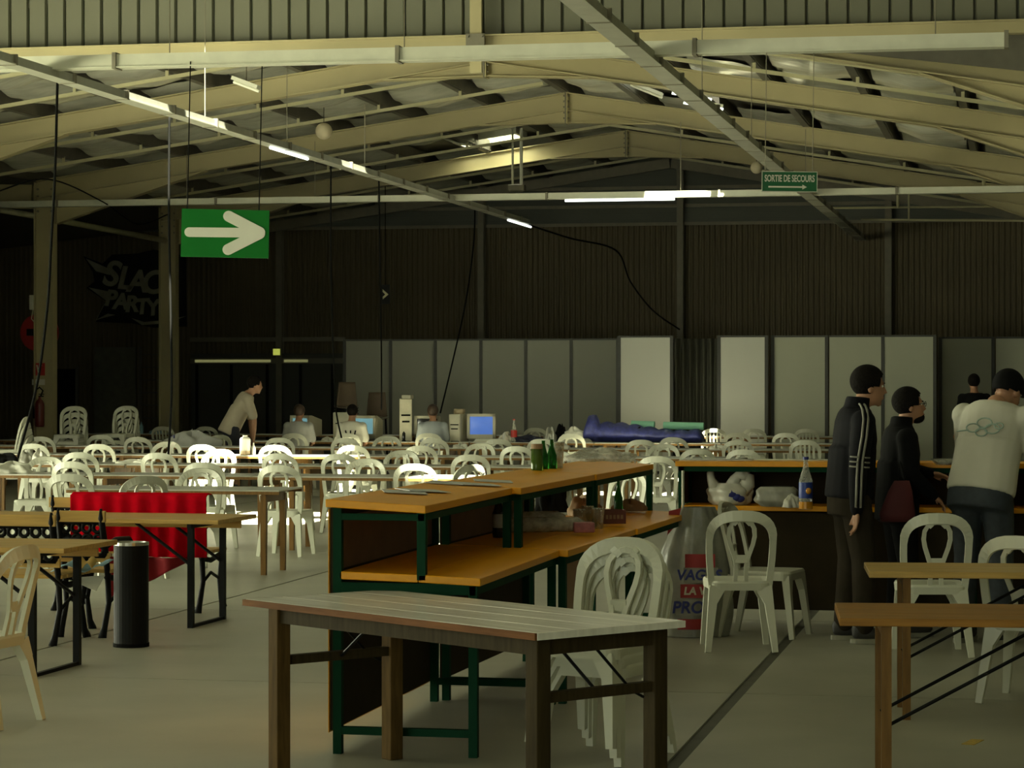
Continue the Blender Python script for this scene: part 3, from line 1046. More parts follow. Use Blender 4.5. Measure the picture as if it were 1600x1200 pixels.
poly_on_wall('backing', [(130, 400), (160, 412), (175, 398), (215, 396), (240, 390), (290, 400), (292, 510), (240, 512), (205, 505), (150, 503), (165, 470), (135, 450), (148, 440), (145, 425)], y, M_GRAF0, gs)
poly_on_wall('spike', [(134, 404), (166, 418), (172, 430), (150, 424)], y - 0.02, M_GRAF1, gs)
poly_on_wall('spike', [(138, 449), (168, 455), (172, 463), (160, 480), (150, 500), (166, 470)], y - 0.02, M_GRAF1, gs)
poly_on_wall('spike', [(150, 500), (168, 490), (180, 492), (160, 497)], y - 0.02, M_GRAF1, gs)
poly_on_wall('swash', [(205, 497), (225, 503), (260, 500), (290, 494), (262, 505), (222, 508)], y - 0.02, M_GRAF1, gs)
kk = (YE / CA) / FPX
for ch, px, py, s_, rot in (('S', 173, 429, 56, 0.18), ('L', 195, 436, 50, 0.1), ('A', 214, 441, 48, 0.05), ('C', 237, 443, 50, -0.05),
                            ('P', 172, 467, 35, 0.1), ('A', 188, 472, 35, 0.06), ('R', 205, 476, 35, 0.0), ('T', 221, 480, 33, -0.04), ('Y', 238, 482, 33, -0.1)):
    p = PY(px, py, y - 0.02)
    text_obj('letter', ch, s_ * kk * 1.02, 0.03, M_GRAF1, gs, p, (PI / 2, rot, 0), bold=0.02, shear=0.15)

# pillar items: extinguisher, signs, hose reel
yc = FRAMES[1] - 0.06
fx = thing('fire_extinguisher', 'dark red fire extinguisher hanging on the cream pillar', 'fire extinguisher', PY(62, 667, yc - 0.04))
MB().lathe([(0.0, 0), (0.075, 0.0), (0.08, 0.02), (0.08, 0.40), (0.06, 0.46), (0.025, 0.49), (0.022, 0.53), (0, 0.53)], 18).build('cylinder', M_EXT, fx, smooth=True)
MB().box(-0.02, 0.07, -0.015, 0.015, 0.53, 0.55).box(-0.02, 0.08, -0.012, 0.012, 0.57, 0.585).build('valve_lever', M_BLACKM, fx)
MB().tube([(0.03, -0.02, 0.55), (0.08, -0.05, 0.64), (0.02, -0.06, 0.70), (-0.06, -0.05, 0.64), (-0.1, -0.04, 0.40), (-0.1, -0.03, 0.15)], 0.014, 8).build('hose', M_BLACK, fx, smooth=True)
fs = thing('fire_sign', 'small red fire extinguisher sign on the cream pillar', 'sign', PY(61, 577, yc + 0.02))
MB().box(-0.11, 0.11, -0.005, 0.005, -0.11, 0.11).build('plate', M_RED, fs)
MB().prism([(-0.05, 0.075), (-0.03, -0.02), (-0.012, -0.085), (0.02, -0.085), (0.03, 0.0), (0.06, 0.075), (0.035, 0.08), (0.0, 0.0), (-0.03, 0.08)], 0.004, Matrix.Translation((0, -0.008, 0))).build('symbol', M_SIGNW, fs)
nt_ = tag(MB().box(-0.12, 0.12, -0.004, 0.004, -0.05, 0.05).build('notice_sheet', M_PAPER), 'small pale notice under the red sign on the pillar', 'notice')
nt_.location = PY(60, 597, yc + 0.02)
hr = thing('hose_reel', 'round red hose reel half hidden behind the cream pillar', 'hose reel', PY(62, 520, FRAMES[1] + 0.5), 0)
dm = MB()
dm.lathe([(0, -0.1), (0.33, -0.1), (0.33, -0.06), (0.2, -0.05), (0.2, 0.05), (0.33, 0.06), (0.33, 0.1), (0, 0.1)], 26)
dm.v = [(a, c_, b) for a, b, c_ in dm.v]
dm.build('reel', M_RED, hr, smooth=False)
MB().box(-0.05, 0.05, -0.48, -0.1, -0.06, 0.06).build('bracket', M_BLACKM, hr)
jb = thing('junction_box', 'small grey switch box on the left side of the pillar', 'switch box', (XCOL - 0.205, FRAMES[1] - 0.02, PY(39, 472, FRAMES[1]).z))
MB().box(-0.06, 0.02, -0.08, 0.08, -0.14, 0.12).build('box', M_RAIL, jb, bevel=0.01)
MB().tube([(-0.02, 0, -0.14), (-0.05, 0, -0.3), (0.0, 0, -0.35)], 0.01, 6).build('cord', M_STRUT, jb)


# ================================================================== CHAIRS
def chair_back_pt(x, z):
    t = max(0.0, (z - 0.42)) / 0.47
    return Vector((x, -0.19 - 0.10 * t - 0.02 * t * t + 0.035 * (x / 0.21) ** 2, z))


def round_rect(hx0, hx1, y0, y1, r, z, n=5):
    """ring of points; hx0 half-width at the back, hx1 at the front"""
    pts = []
    for (cx, cy, a0) in ((hx1 - r, y1 - r, 0), (-hx1 + r, y1 - r, PI / 2), (-hx0 + r, y0 + r, PI), (hx0 - r, y0 + r, 1.5 * PI)):
        for i in range(n + 1):
            a = a0 + PI / 2 * i / n
            pts.append((cx + r * math.cos(a), cy + r * math.sin(a), z))
    return pts


def ring_stack(rings, m_=None):
    m_ = m_ or MB()
    n_ = len(rings[0])
    vs_ = [p for r_ in rings for p in r_]
    fs_ = []
    for i in range(len(rings) - 1):
        for k_ in range(n_):
            l_ = (k_ + 1) % n_
            fs_.append((i * n_ + k_, i * n_ + l_, (i + 1) * n_ + l_, (i + 1) * n_ + k_))
    fs_.append(tuple(range(n_ - 1, -1, -1)))
    fs_.append(tuple((len(rings) - 1) * n_ + k_ for k_ in range(n_)))
    return m_.add(vs_, fs_)


def make_chair_meshes(m_, tagname, slats=False):
    nrm = (0, -1, 0.22)
    arch = []
    zz = [0.40, 0.46, 0.52, 0.58, 0.64, 0.70]
    hx = [0.180, 0.186, 0.192, 0.197, 0.200, 0.201]
    arch = [chair_back_pt(-a, z) for a, z in zip(hx, zz)]
    for i in range(1, 16):
        a = PI - PI * i / 16
        cs, sn = math.cos(a), math.sin(a)
        x = 0.201 * math.copysign(abs(cs) ** 0.75, cs)
        arch.append(chair_back_pt(x, 0.70 + 0.16 * abs(sn) ** 0.8))
    arch += [chair_back_pt(a, z) for a, z in zip(hx[::-1], zz[::-1])]
    wd = [0.042] * 6 + [0.046 + 0.022 * math.sin(PI * i / 16) for i in range(1, 16)] + [0.042] * 6
    me_arch = MB().strip(arch, wd, 0.024, nrm).mesh(tagname + '_back_frame', m_, False)
    sp = MB()
    if not slats:
        for s_ in (-1, 1):
            path = [(0.036, 0.42), (0.033, 0.48), (0.031, 0.53), (0.036, 0.57), (0.052, 0.62), (0.072, 0.68), (0.082, 0.73), (0.078, 0.78), (0.058, 0.815), (0.028, 0.832), (0.0, 0.838)]
            sp.strip([chair_back_pt(s_ * x, z) for x, z in path], [0.026] * 10 + [0.03], 0.02, nrm)
        sp.strip([chair_back_pt(-0.04, 0.585), chair_back_pt(0.04, 0.585)], 0.05, 0.02, nrm)
        for s_ in (-1, 1):
            sp.strip([chair_back_pt(s_ * 0.04, 0.835), chair_back_pt(s_ * 0.06, 0.815)], 0.05, 0.018, nrm)
    else:
        for x in (-0.12, -0.06, 0.0, 0.06, 0.12):
            sp.strip([chair_back_pt(x * 0.9, 0.42), chair_back_pt(x, 0.62), chair_back_pt(x, 0.83)], 0.03, 0.018, nrm)
        sp.strip([chair_back_pt(-0.19, 0.60), chair_back_pt(0, 0.60), chair_back_pt(0.19, 0.60)], 0.03, 0.018, nrm)
    me_sp = sp.mesh(tagname + '_splat', m_)
    st = ring_stack([round_rect(0.155, 0.17, -0.17, 0.18, 0.05, 0.385), round_rect(0.188, 0.208, -0.205, 0.225, 0.06, 0.385),
                     round_rect(0.192, 0.212, -0.208, 0.228, 0.06, 0.43), round_rect(0.185, 0.205, -0.20, 0.22, 0.06, 0.445),
                     round_rect(0.15, 0.165, -0.165, 0.185, 0.05, 0.437)])
    me_seat = st.mesh(tagname + '_seat', m_)
    legs = []
    for sx, sy in ((-1, -1), (1, -1), (-1, 1), (1, 1)):
        top = Vector((sx * 0.168, -0.178 if sy < 0 else 0.195, 0.40))
        bot = Vector((sx * (0.212 if sy < 0 else 0.205), -0.265 if sy < 0 else 0.245, 0.0))
        mm = MB().beam(top, bot, 0.062, 0.05, (0, 1, 0), 0.036, 0.034)
        # flared gusset under the seat
        mm.beam(top + Vector((-sx * 0.02, 0, 0.0)), top + (bot - top) * 0.22, 0.10, 0.05, (0, 1, 0), 0.06, 0.048)
        legs.append(mm.mesh(tagname + '_leg', m_))
    return me_arch, me_sp, me_seat, legs


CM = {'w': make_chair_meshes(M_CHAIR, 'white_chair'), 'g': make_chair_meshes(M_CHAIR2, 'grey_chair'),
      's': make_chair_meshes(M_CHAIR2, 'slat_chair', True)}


def chair(loc, yaw, label, kind='w', group='white plastic chairs', z=0.0, name='plastic_chair', tilt=0.0):
    loc = Vector(loc)
    t = thing(name, label, 'chair', (loc.x, loc.y, z), yaw, group)
    if tilt:
        t.rotation_euler = (tilt, 0, yaw)
    a, s_, st, lg = CM[kind]
    for nm, me in (('back_frame', a), ('back_splat', s_), ('seat', st)):
        o = bpy.data.objects.new(nm, me)
        COL.objects.link(o)
        o.parent = t
    for me in lg:
        o = bpy.data.objects.new('leg', me)
        COL.objects.link(o)
        o.parent = t
    return t


# ================================================================== TABLES
def make_row_table(L, Wd, label, loc, yaw, grp, top=M_TABT, H=0.75):
    t = thing('trestle_table', label, 'table', loc, yaw, grp)
    MB().box(-L / 2, L / 2, 0, Wd, H - 0.012, H).build('table_top', top, t)
    MB().box(-L / 2, L / 2, 0.0, 0.02, H - 0.04, H - 0.013).box(-L / 2, L / 2, Wd - 0.02, Wd, H - 0.04, H - 0.013).build('edge_rail', M_WOOD, t)
    for sx in (-1, 1):
        MB().box(sx * (L / 2 - 0.16) - 0.02, sx * (L / 2 - 0.16) + 0.02, 0.05, Wd - 0.05, H - 0.11, H - 0.04).build('apron', M_WOOD, t)
        for yy in (0.07, Wd - 0.07):
            MB().beam((sx * (L / 2 - 0.16), yy, H - 0.05), (sx * (L / 2 - 0.16), yy, 0), 0.055, 0.055, (0, 1, 0), 0.045, 0.045).build('leg', M_WOOD, t)
    return t


ROWS = [  # D at px 350, px left, px right, phrase
    (22.0, -60, 438, 'nearest table row behind the red cloth'),
    (25.3, -60, 730, 'second table row'),
    (28.6, -40, 1000, 'third table row'),
    (32.4, -60, 1160, 'fourth, partly sunlit table row'),
    (36.6, -60, 1330, 'fifth table row'),
    (40.3, 60, 1330, 'sixth table row with the computers'),
    (45.4, 60, 1330, 'farthest table row by the partitions')]
ROWY = []
for ri, (D, pa, pb, ph) in enumerate(ROWS):
    y = W(350, D).y
    ROWY.append(y)
    xe = XatY(pb, y)
    xs0 = XatY(pa, y)
    Lt = 2.0
    n_ = max(1, round((xe - xs0) / Lt))
    proto = None
    for i in range(n_):
        x = xe - Lt * (i + 0.5)
        lab = 'long pale table, %s from right, %s' % (ORD[i], ph)
        dy = RNG.uniform(-0.03, 0.03)
        if proto is None:
            proto = make_row_table(Lt - 0.02, 0.72, lab, (x, y + dy, 0), 0, 'long tables in rows')
        else:
            dup(proto, (x, y + dy, 0), RNG.uniform(-0.006, 0.006), lab)

CH = [  # row index, [(px, kind, yaw, dD)]
    (0, [(107, 'g', 0.05, -0.1), (192, 'g', 0.75, -0.55)]),
    (1, [(113, 'w', 0.0, -0.1), (317, 'g', 0.05, -0.1), (437, 'w', 0.0, -0.75), (647, 'w', 0.05, -0.1), (697, 'w', 1.0, -0.3)]),
    (2, [(122, 'g', 0.1, -0.1), (249, 'g', 0.0, -0.1), (441, 'g', -0.1, -0.1), (530, 'g', 0.05, -0.1), (732, 'g', 0.1, -0.1)]),
    (3, [(53, 'w', 0.0, -0.1), (155, 'w', 0.0, -0.1), (317, 'w', 0.0, -0.1), (429, 'w', 0.05, -0.1), (552, 'w', 0.0, -0.1), (654, 'w', 0.1, -0.1), (808, 'w', 0.0, -0.1), (1087, 'g', 0.1, -0.9), (1165, 'g', -0.1, -1.0)]),
    (4, [(65, 'g', 0.0, -0.1), (160, 'g', 0.1, 0.9), (216, 'g', 0.0, -0.1), (436, 'g', 0.05, -0.1), (540, 'g', 0.0, -0.1), (678, 'g', 0.0, -0.1), (775, 'g', 0.1, -0.4), (847, 'w', 0.0, -0.1), (999, 'w', 0.1, -0.3), (1057, 'g', -0.1, 0.95), (1153, 's', 0.0, -0.4), (1258, 's', 0.0, -0.1)]),
    (5, [(893, 'w', 0.0, -0.15), (1154, 'w', 0.0, 0.85), (1229, 'w', 0.0, 0.85)]),
    (6, [(255, 's', 0.0, -0.1), (320, 'g', 0.1, -0.1), (837, 'g', 0.0, -0.1), (1113, 's', 0.1, -0.1), (1178, 'g', 0.0, -0.1), (1260, 's', 0.0, -0.1)])]
for ri, lst in CH:
    lst = sorted(lst)
    for i, (px, kd, yw, dy) in enumerate(lst):
        y = ROWY[ri] + dy
        x = XatY(px, y - 0.12)
        back = yw
        if dy > 0.5:
            y += 0.35
            x = XatY(px, y)
        lab = 'white plastic chair, %s from left, %s' % (ORD[i], ROWS[ri][3])
        chair((x, y + 0.12, 0), back, lab, kd)
# seats seen facing us from the far side of the tables
for ri, px, kd in ((1, 560, 'w'), (1, 60, 'g'), (2, 330, 'w'), (2, 620, 'g'), (2, 860, 'g'), (3, 250, 'g'), (3, 740, 'g'), (3, 1030, 'g'), (4, 330, 'g'), (4, 600, 'g'), (0, 300, 'g')):
    y = ROWY[ri] + 0.72 + 0.28
    chair((XatY(px, y), y, 0), PI + RNG.uniform(-0.15, 0.15),
          'white plastic chair facing us, %s, %s' % (ROWS[ri][3], 'left end' if px < 300 else 'left' if px < 500 else 'centre' if px < 700 else 'right' if px < 900 else 'right end'), kd)
# the chair standing free behind the end of the bar
chair(W(1032, 27.4), 0.0, 'white plastic chair framed in the gap between the two bar counters', 'w')
chair(W(955, 22.5), 2.6, 'white plastic chair half hidden behind the far end of the long bar', 'w')
# stacked chairs far left
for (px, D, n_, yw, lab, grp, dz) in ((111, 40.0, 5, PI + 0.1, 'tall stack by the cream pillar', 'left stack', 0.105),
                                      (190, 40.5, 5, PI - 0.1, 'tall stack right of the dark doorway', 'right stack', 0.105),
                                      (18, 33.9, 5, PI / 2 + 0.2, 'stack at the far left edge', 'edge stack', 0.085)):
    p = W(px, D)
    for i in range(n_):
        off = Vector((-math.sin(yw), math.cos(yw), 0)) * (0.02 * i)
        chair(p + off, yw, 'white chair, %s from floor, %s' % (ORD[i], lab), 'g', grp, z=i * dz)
# foreground chairs
chair(W(-42, 12.45), yaw_of(-0.92, 0.30), 'white plastic chair cut off by the left picture edge', 'w')
yw = yaw_of(-0.50, -0.86)
p = W(938, 11.3)
for i in range(3):
    d_ = Vector((-math.sin(yw), math.cos(yw), 0))
    chair(p + d_ * (0.04 * i - 0.04), yw, ['lowest white chair of the short stack behind the pale table', 'middle white chair of the short stack behind the pale table',
                            'topmost white chair of the short stack behind the pale table'][i], 'w', 'short stack of chairs', z=i * 0.045)
chair(W(1153, 15.95), yaw_of(0.0, 1), 'white plastic chair standing before the printed plastic sack', 'w')
chair(W(1196, 16.75), yaw_of(0.85, -0.35), 'white plastic chair turned sideways behind the chair by the sack', 'g')
chair(W(1455, 15.65), yaw_of(0.03, 1), 'white plastic chair behind the narrow plank tables at the right', 'w')
chair(W(1612, 13.35), yaw_of(0.45, 0.9), 'white plastic chair cut off by the right picture edge', 'w')


# ---- foreground worn table
c0, c1, c2 = P(383, 936, 0.75), P(838, 989, 0.75), P(1073, 970, 0.75)
u = (c1 - c0)
Lw = u.length
u.normalize()
v = Vector((-u.y, u.x, 0))
if v.dot(c2 - c1) < 0:
    v = -v
Dw = 0.78
yawt = math.atan2(u.y, u.x)
wt = thing('worn_table', 'long pale worn wooden table on four square legs in the foreground', 'table', (c0.x, c0.y, 0), yawt)
NP = 4
for i in range(NP):
    a = Dw * i / NP
    MB().box(0, Lw, a + 0.001, a + Dw / NP - 0.001, 0.726, 0.75).build('plank', M_WTAB, wt, bevel=0.003)
MB().box(-0.004, Lw + 0.004, -0.012, 0.0, 0.722, 0.749).build('edge_strip', M_WOODR, wt)
MB().box(Lw, Lw + 0.01, 0, Dw, 0.722, 0.749).build('edge_strip', M_WTAB, wt)
MB().box(-0.01, 0.0, 0, Dw, 0.722, 0.749).build('edge_strip', M_WOODR, wt)
for yy in (0.05, Dw - 0.075):
    MB().box(0.12, Lw - 0.08, yy, yy + 0.025, 0.655, 0.725).build('apron', M_SHADEWOOD, wt)
for xx in (0.16, Lw - 0.07):
    for yy in (0.07, Dw - 0.09):
        MB().box(xx - 0.035, xx + 0.035, yy - 0.035, yy + 0.035, 0, 0.726).build('leg', M_SHADEWOOD if xx > 1 else M_LITWOOD, wt, bevel=0.004)  # right legs take the shaded tone, left legs the lit one
    MB().box(xx - 0.02, xx + 0.02, 0.09, Dw - 0.11, 0.47, 0.51).build('stretcher', M_SHADEWOOD, wt)
    MB().box(xx - 0.02, xx + 0.02, 0.05, Dw - 0.07, 0.655, 0.725).build('end_apron', M_SHADEWOOD, wt)
    s_ = 1 if xx < 1 else -1
    MB().tube([(xx + s_ * 0.32, Dw * 0.5, 0.70), (xx + s_ * 0.02, Dw * 0.5, 0.49)], 0.007, 6).build('stay_rod', M_BLACKM, wt)
    MB().tube([(xx, Dw * 0.42, 0.70), (xx, Dw * 0.72, 0.48), (xx, Dw * 0.8, 0.45)], 0.006, 6).build('stay_rod', M_BLACKM, wt)


# ---- plank tables at the right
def plank_table(label, px, pyn, pyf, pxr, m_, z=0.75, npl=3, legs_px=()):
    a = P(px, pyn, z)
    b = P(px + 30, pyf, z)
    dep = (b - a).length
    dep = max(0.45, min(dep, 0.75))
    t = thing('plank_table', label, 'table', (a.x, a.y, 0), yaw_of(0, 1) - 0.10)
    L_ = 2.2
    for i in range(npl):
        q = dep / npl
        MB().box(0, L_, q * i + 0.001, q * (i + 1) - 0.001, z - 0.032, z).build('plank', m_, t, bevel=0.004)
    for xx in (0.19, L_ - 0.2):
        for yy in (0.08, dep - 0.08):
            MB().box(xx - 0.02, xx + 0.02, yy - 0.025, yy + 0.025, 0, z - 0.032).build('leg', M_WOOD, t)
        MB().box(xx - 0.02, xx + 0.02, 0.06, dep - 0.06, z - 0.075, z - 0.032).build('cross_bar', M_WOOD, t)
        sg_ = 1 if xx < 1 else -1
        for yy in (0.12, dep - 0.12):
            MB().tube([(xx, yy, 0.30), (xx + sg_ * 0.75, yy, z - 0.04)], 0.008, 6).build('stay_rod', M_BLACKM, t)
    return t


plank_table('pine plank table farther back at the right edge', 1358, 893, 879, 1620, M_PINE)
plank_table('orange brown plank table nearest at the right edge', 1312, 966, 942, 1620, M_OAK)


# ---- pine tables with black metal legs at the left
def metal_table(label, near, far, z=0.75, L_=2.4):
    a, b = P(near[0], near[1], z), P(far[0], far[1], z)
    dep = 0.82
    t = thing('pine_table', label, 'table', (a.x, a.y, 0), -0.02)
    for i in range(4):
        q = dep / 4
        MB().box(-L_, 0, q * i + 0.001, q * (i + 1) - 0.001, z - 0.03, z).build('plank', M_PINE, t, bevel=0.004)
    for xx in (-0.22, -L_ + 0.22):
        for yy in (0.06, dep - 0.1):
            MB().box(xx - 0.02, xx + 0.02, yy - 0.02, yy + 0.02, 0, z - 0.03).build('leg', M_BLACKM, t)
        MB().box(xx - 0.015, xx + 0.015, 0.06, dep - 0.1, 0.0, 0.02).build('foot_bar', M_BLACKM, t)
        MB().box(xx - 0.015, xx + 0.015, 0.02, dep - 0.06, z - 0.06, z - 0.03).build('top_bar', M_BLACKM, t)
        sg_ = -1 if xx > -1 else 1
        MB().tube([(xx, 0.1, 0.42), (xx + sg_ * 0.42, 0.1, z - 0.03)], 0.012, 6).build('brace', M_BLACKM, t)
        MB().tube([(xx, dep - 0.14, 0.42), (xx + sg_ * 0.42, dep - 0.14, z - 0.03)], 0.012, 6).build('brace', M_BLACKM, t)
    MB().box(-L_ + 0.3, -0.05, dep - 0.2, dep - 0.18, z - 0.09, z - 0.03).build('apron', M_PINE, t)
    return t


metal_table('pine table on black metal legs in front of the red cloth', (341, 813), (401, 800))
metal_table('nearer pine table on black metal legs at the left edge', (100, 857), (165, 838))


# ---- cast iron benches
def bench(label, loc, yaw, L_=1.5, name='park_bench', lattice=None):
    """local: seat faces +Y, back at -Y, centred on x"""
    t = thing(name, label, 'bench', loc, yaw)
    for sx in (-1, 1):
        x_ = sx * L_ / 2
        m_ = MB()
        m_.tube([(x_, 0.30, 0), (x_, 0.25, 0.06), (x_, 0.20, 0.22), (x_, 0.26, 0.36), (x_, 0.28, 0.42)], [0.03, 0.022, 0.018, 0.022, 0.024], 8)
        m_.tube([(x_, -0.30, 0), (x_, -0.26, 0.06), (x_, -0.18, 0.22), (x_, -0.20, 0.42), (x_, -0.27, 0.66), (x_, -0.32, 0.80), (x_, -0.325, 0.86)], [0.03, 0.022, 0.02, 0.022, 0.024, 0.022, 0.008], 8)
        m_.tube([(x_, -0.22, 0.40), (x_, 0.0, 0.37), (x_, 0.28, 0.41)], 0.02, 8)
        m_.tube([(x_, -0.24, 0.60), (x_, -0.05, 0.64), (x_, 0.2, 0.63), (x_, 0.29, 0.58), (x_, 0.27, 0.42)], 0.018, 8)
        m_.tube([(x_, -0.18, 0.22), (x_, 0.0, 0.28), (x_, 0.20, 0.22)], 0.012, 8)
        m_.build('cast_iron_end', M_BLACKM, t, smooth=True)
    for i in range(5):
        y_ = -0.17 + i * 0.105
        MB().box(-L_ / 2 - 0.03, L_ / 2 + 0.03, y_ - 0.042, y_ + 0.042, 0.425, 0.45).build('seat_slat', M_PINE, t, bevel=0.004)
    for z_, h_ in ((0.77, 0.075), (0.50, 0.06)):
        y_ = -0.22 - 0.10 * (z_ - 0.45) / 0.35 - 0.02
        MB().box(-L_ / 2 - 0.03, L_ / 2 + 0.03, y_ - 0.0, y_ + 0.025, z_, z_ + h_).build('back_slat', M_PINE, t, bevel=0.004)
    # cast lattice panel between the back slats
    lm = MB()
    z0, z1 = 0.54, 0.77
    y_ = -0.265
    nx = max(4, int(L_ / 0.075))
    for i in range(nx):
        for j in range(3):
            cx_ = -L_ / 2 + (i + 0.5) * L_ / nx
            cz_ = z0 + (j + 0.5) * (z1 - z0) / 3
            r_ = 0.03
            lm.tube([(cx_ + r_ * math.cos(a), y_ - (cz_ - 0.6) * 0.2, cz_ + r_ * math.sin(a)) for a in [2 * PI * q / 10 for q in range(10)]], 0.0135, 6, closed=True)
    for zz_ in (z0, (z0 + z1) / 2, z1):
        lm.box(-L_ / 2, L_ / 2, y_ - 0.012 - (zz_ - 0.6) * 0.2, y_ + 0.012 - (zz_ - 0.6) * 0.2, zz_ - 0.012, zz_ + 0.012)
    lm.build('cast_lattice', M_BLACKM, t, smooth=True)
    return t


pA = W(218, 18.75)
bench('park bench with black iron ends under the red cloth', (pA.x, pA.y, 0), 0.0, 1.12)
pB = W(20, 16.45)
bench('park bench with black iron ends and lattice back behind the nearer pine table', (pB.x, pB.y, 0), 0.0, 0.80)
pC = W(152, 16.9)
bench('short black lattice-backed iron seat right of the other bench', (pC.x, pC.y, 0), 0.0, 0.30, 'iron_armchair')
# red cloth over the back of bench A
yc0 = pA.y - 0.345


def cloth_fn(u_, v_):
    x_ = XatY(112, yc0) + (XatY(324, yc0) - XatY(112, yc0)) * u_
    fold = 0.022 * math.sin(u_ * 46) + 0.012 * math.sin(u_ * 21 + 1)
    if v_ < 0.12:
        tt = v_ / 0.12
        return (x_, yc0 + 0.10 - 0.11 * tt, 0.872 + 0.012 * math.sin(PI * tt) - 0.0 * tt)
    tt = (v_ - 0.12) / 0.88
    bottom = 0.865 - 0.45 * (1.0 if u_ > 0.45 else 0.92)
    return (x_, yc0 - 0.012 + fold * (0.25 + tt * 0.75) - 0.02, 0.872 + (bottom - 0.872) * tt)


tag(MB().grid(cloth_fn, 90, 14).build('red_cloth', M_REDC, smooth=True, solid=0.006), 'bright red pleated cloth draped over the bench back', 'cloth')
rb = P(232, 915, 0.2)


def cloth2(u_, v_):
    return (rb.x - 0.36 + 0.62 * u_, rb.y + 0.1 + 0.04 * math.sin(u_ * 14) + 0.05 * v_, 0.40 - v_ * (0.30 * (1 - u_) ** 0.9 + 0.02))


tag(MB().grid(cloth2, 30, 6).build('hanging_cloth', mat('dark_red_cloth_end', (0.30, 0.006, 0.012), 0.8, var=0.1), smooth=True, solid=0.006),
    'darker red cloth end hanging below the bench seat behind the bin', 'cloth')
# printed papers hanging on the seat
pm_ = P(130, 893, 0.46)
pr = thing('printed_paper', 'crumpled blue and yellow printed paper on the bench seat', 'paper', (pm_.x, pm_.y - 0.0, 0.452))
MB().grid(lambda a, b: (-0.18 + 0.36 * a, -0.12 + 0.2 * b, 0.012 + 0.045 * math.sin(a * 5) ** 2 + 0.03 * b), 14, 6).build('blue_sheet', M_BLUEB, pr, smooth=True, solid=0.003)
MB().grid(lambda a, b: (-0.02 + 0.13 * a, -0.13 + 0.10 * b, 0.035 + 0.04 * math.sin(a * 5 + 1) ** 2 + 0.04 * b), 8, 5).build('yellow_patch', mat('yellow_print', (0.60, 0.40, 0.10), 0.6), pr, smooth=True, solid=0.003)
p1, p2, p3, p4 = PD(113, 903, 16.35), PD(164, 899, 16.3), PD(150, 924, 16.2), PD(128, 914, 16.28)
tag(MB().add([p1, p2, p3, p4], [(0, 1, 2, 3)]).build('paper_sheet', M_PAPER, solid=0.003), 'white sheet of paper hanging off the bench seat', 'paper')

# ---- ash bin
bl = P(205, 1010, 0)
bn = thing('ash_bin', 'tall black cylindrical bin with a silver rim', 'bin', (bl.x, bl.y, 0))
MB().lathe([(0, 0), (0.108, 0.0), (0.112, 0.02), (0.112, 0.655), (0, 0.655)], 32).build('body', M_BLACKM, bn, smooth=False)
MB().lathe([(0.095, 0.645), (0.113, 0.652), (0.113, 0.672), (0.095, 0.672), (0.09, 0.655), (0.0, 0.655)], 32).build('rim', M_SILVER, bn)
MB().lathe([(0.113, 0.0), (0.116, 0.0), (0.116, 0.025), (0.113, 0.025)], 32).build('base_ring', M_BLACK, bn)


# ================================================================== BAR COUNTERS
def bar_unit(label, loc, yaw, L_, end_open=True, wide=0.44, shelf_w=0.68, name='bar_counter', panels=True):
    """local: runs along +Y from 0 to L_, customer side x=0, service side +x"""
    t = thing(name, label, 'bar counter', loc, yaw, 'steel and plywood bar counters')
    T = 0.036
    # boards slope a touch towards the service side
    def board(nm, x0, x1, z0, z1, y0=0.0, y1=L_):
        return MB().add([(x0, y0, z0 - T), (x1, y0, z1 - T), (x1, y1, z1 - T), (x0, y1, z0 - T), (x0, y0, z0), (x1, y0, z1), (x1, y1, z1), (x0, y1, z0)],
                        [(0, 3, 2, 1), (4, 5, 6, 7), (0, 1, 5, 4), (1, 2, 6, 5), (2, 3, 7, 6), (3, 0, 4, 7)]).build(nm, M_BARTOP, t, bevel=0.004)
    board('counter_top', -0.03, wide, 1.165, 1.14, -0.02, L_ - 0.004)
    board('shelf', 0.03, wide - 0.04, 0.835, 0.825)
    if shelf_w > wide:
        board('shelf_extension', wide - 0.038, shelf_w + 0.01, 0.825, 0.812)
    for y_ in (0.0, L_ - 0.045):
        MB().box(0.0, 0.04, y_, y_ + 0.04, 0, 1.125).build('post', M_GFRAME, t)
        MB().box(wide - 0.045, wide - 0.005, y_, y_ + 0.04, 0.80 if shelf_w > wide else 0, 1.105).build('post', M_GFRAME, t)
        if shelf_w > wide:
            MB().box(shelf_w - 0.045, shelf_w - 0.005, y_, y_ + 0.04, 0, 0.775).build('post', M_GFRAME, t)
        MB().box(0.04, shelf_w - 0.02, y_ + 0.002, y_ + 0.038, 0.735, 0.785).build('cross_rail', M_GFRAME, t)
        MB().box(0.04, wide - 0.045, y_ + 0.002, y_ + 0.038, 1.07, 1.10).build('cross_rail', M_GFRAME, t)
        MB().box(0.04, shelf_w - 0.02, y_ + 0.002, y_ + 0.038, 0.09, 0.125).build('cross_rail', M_GFRAME, t)
    if panels:
        MB().box(-0.012, 0.0, 0, L_ - 0.005, 0.11, 1.125).build('front_panel', M_BARPAN, t)
        MB().box(0.002, 0.012, 0.045, L_ - 0.05, 0.84, 1.08).build('inner_panel', M_BARIN, t)
    MB().box(wide - 0.04, wide - 0.01, 0.0, L_ - 0.005, 1.07, 1.10).build('long_rail', M_GFRAME, t)
    MB().box(shelf_w - 0.04, shelf_w - 0.012, 0.0, L_ - 0.005, 0.735, 0.775).build('long_rail', M_GFRAME, t)
    return t


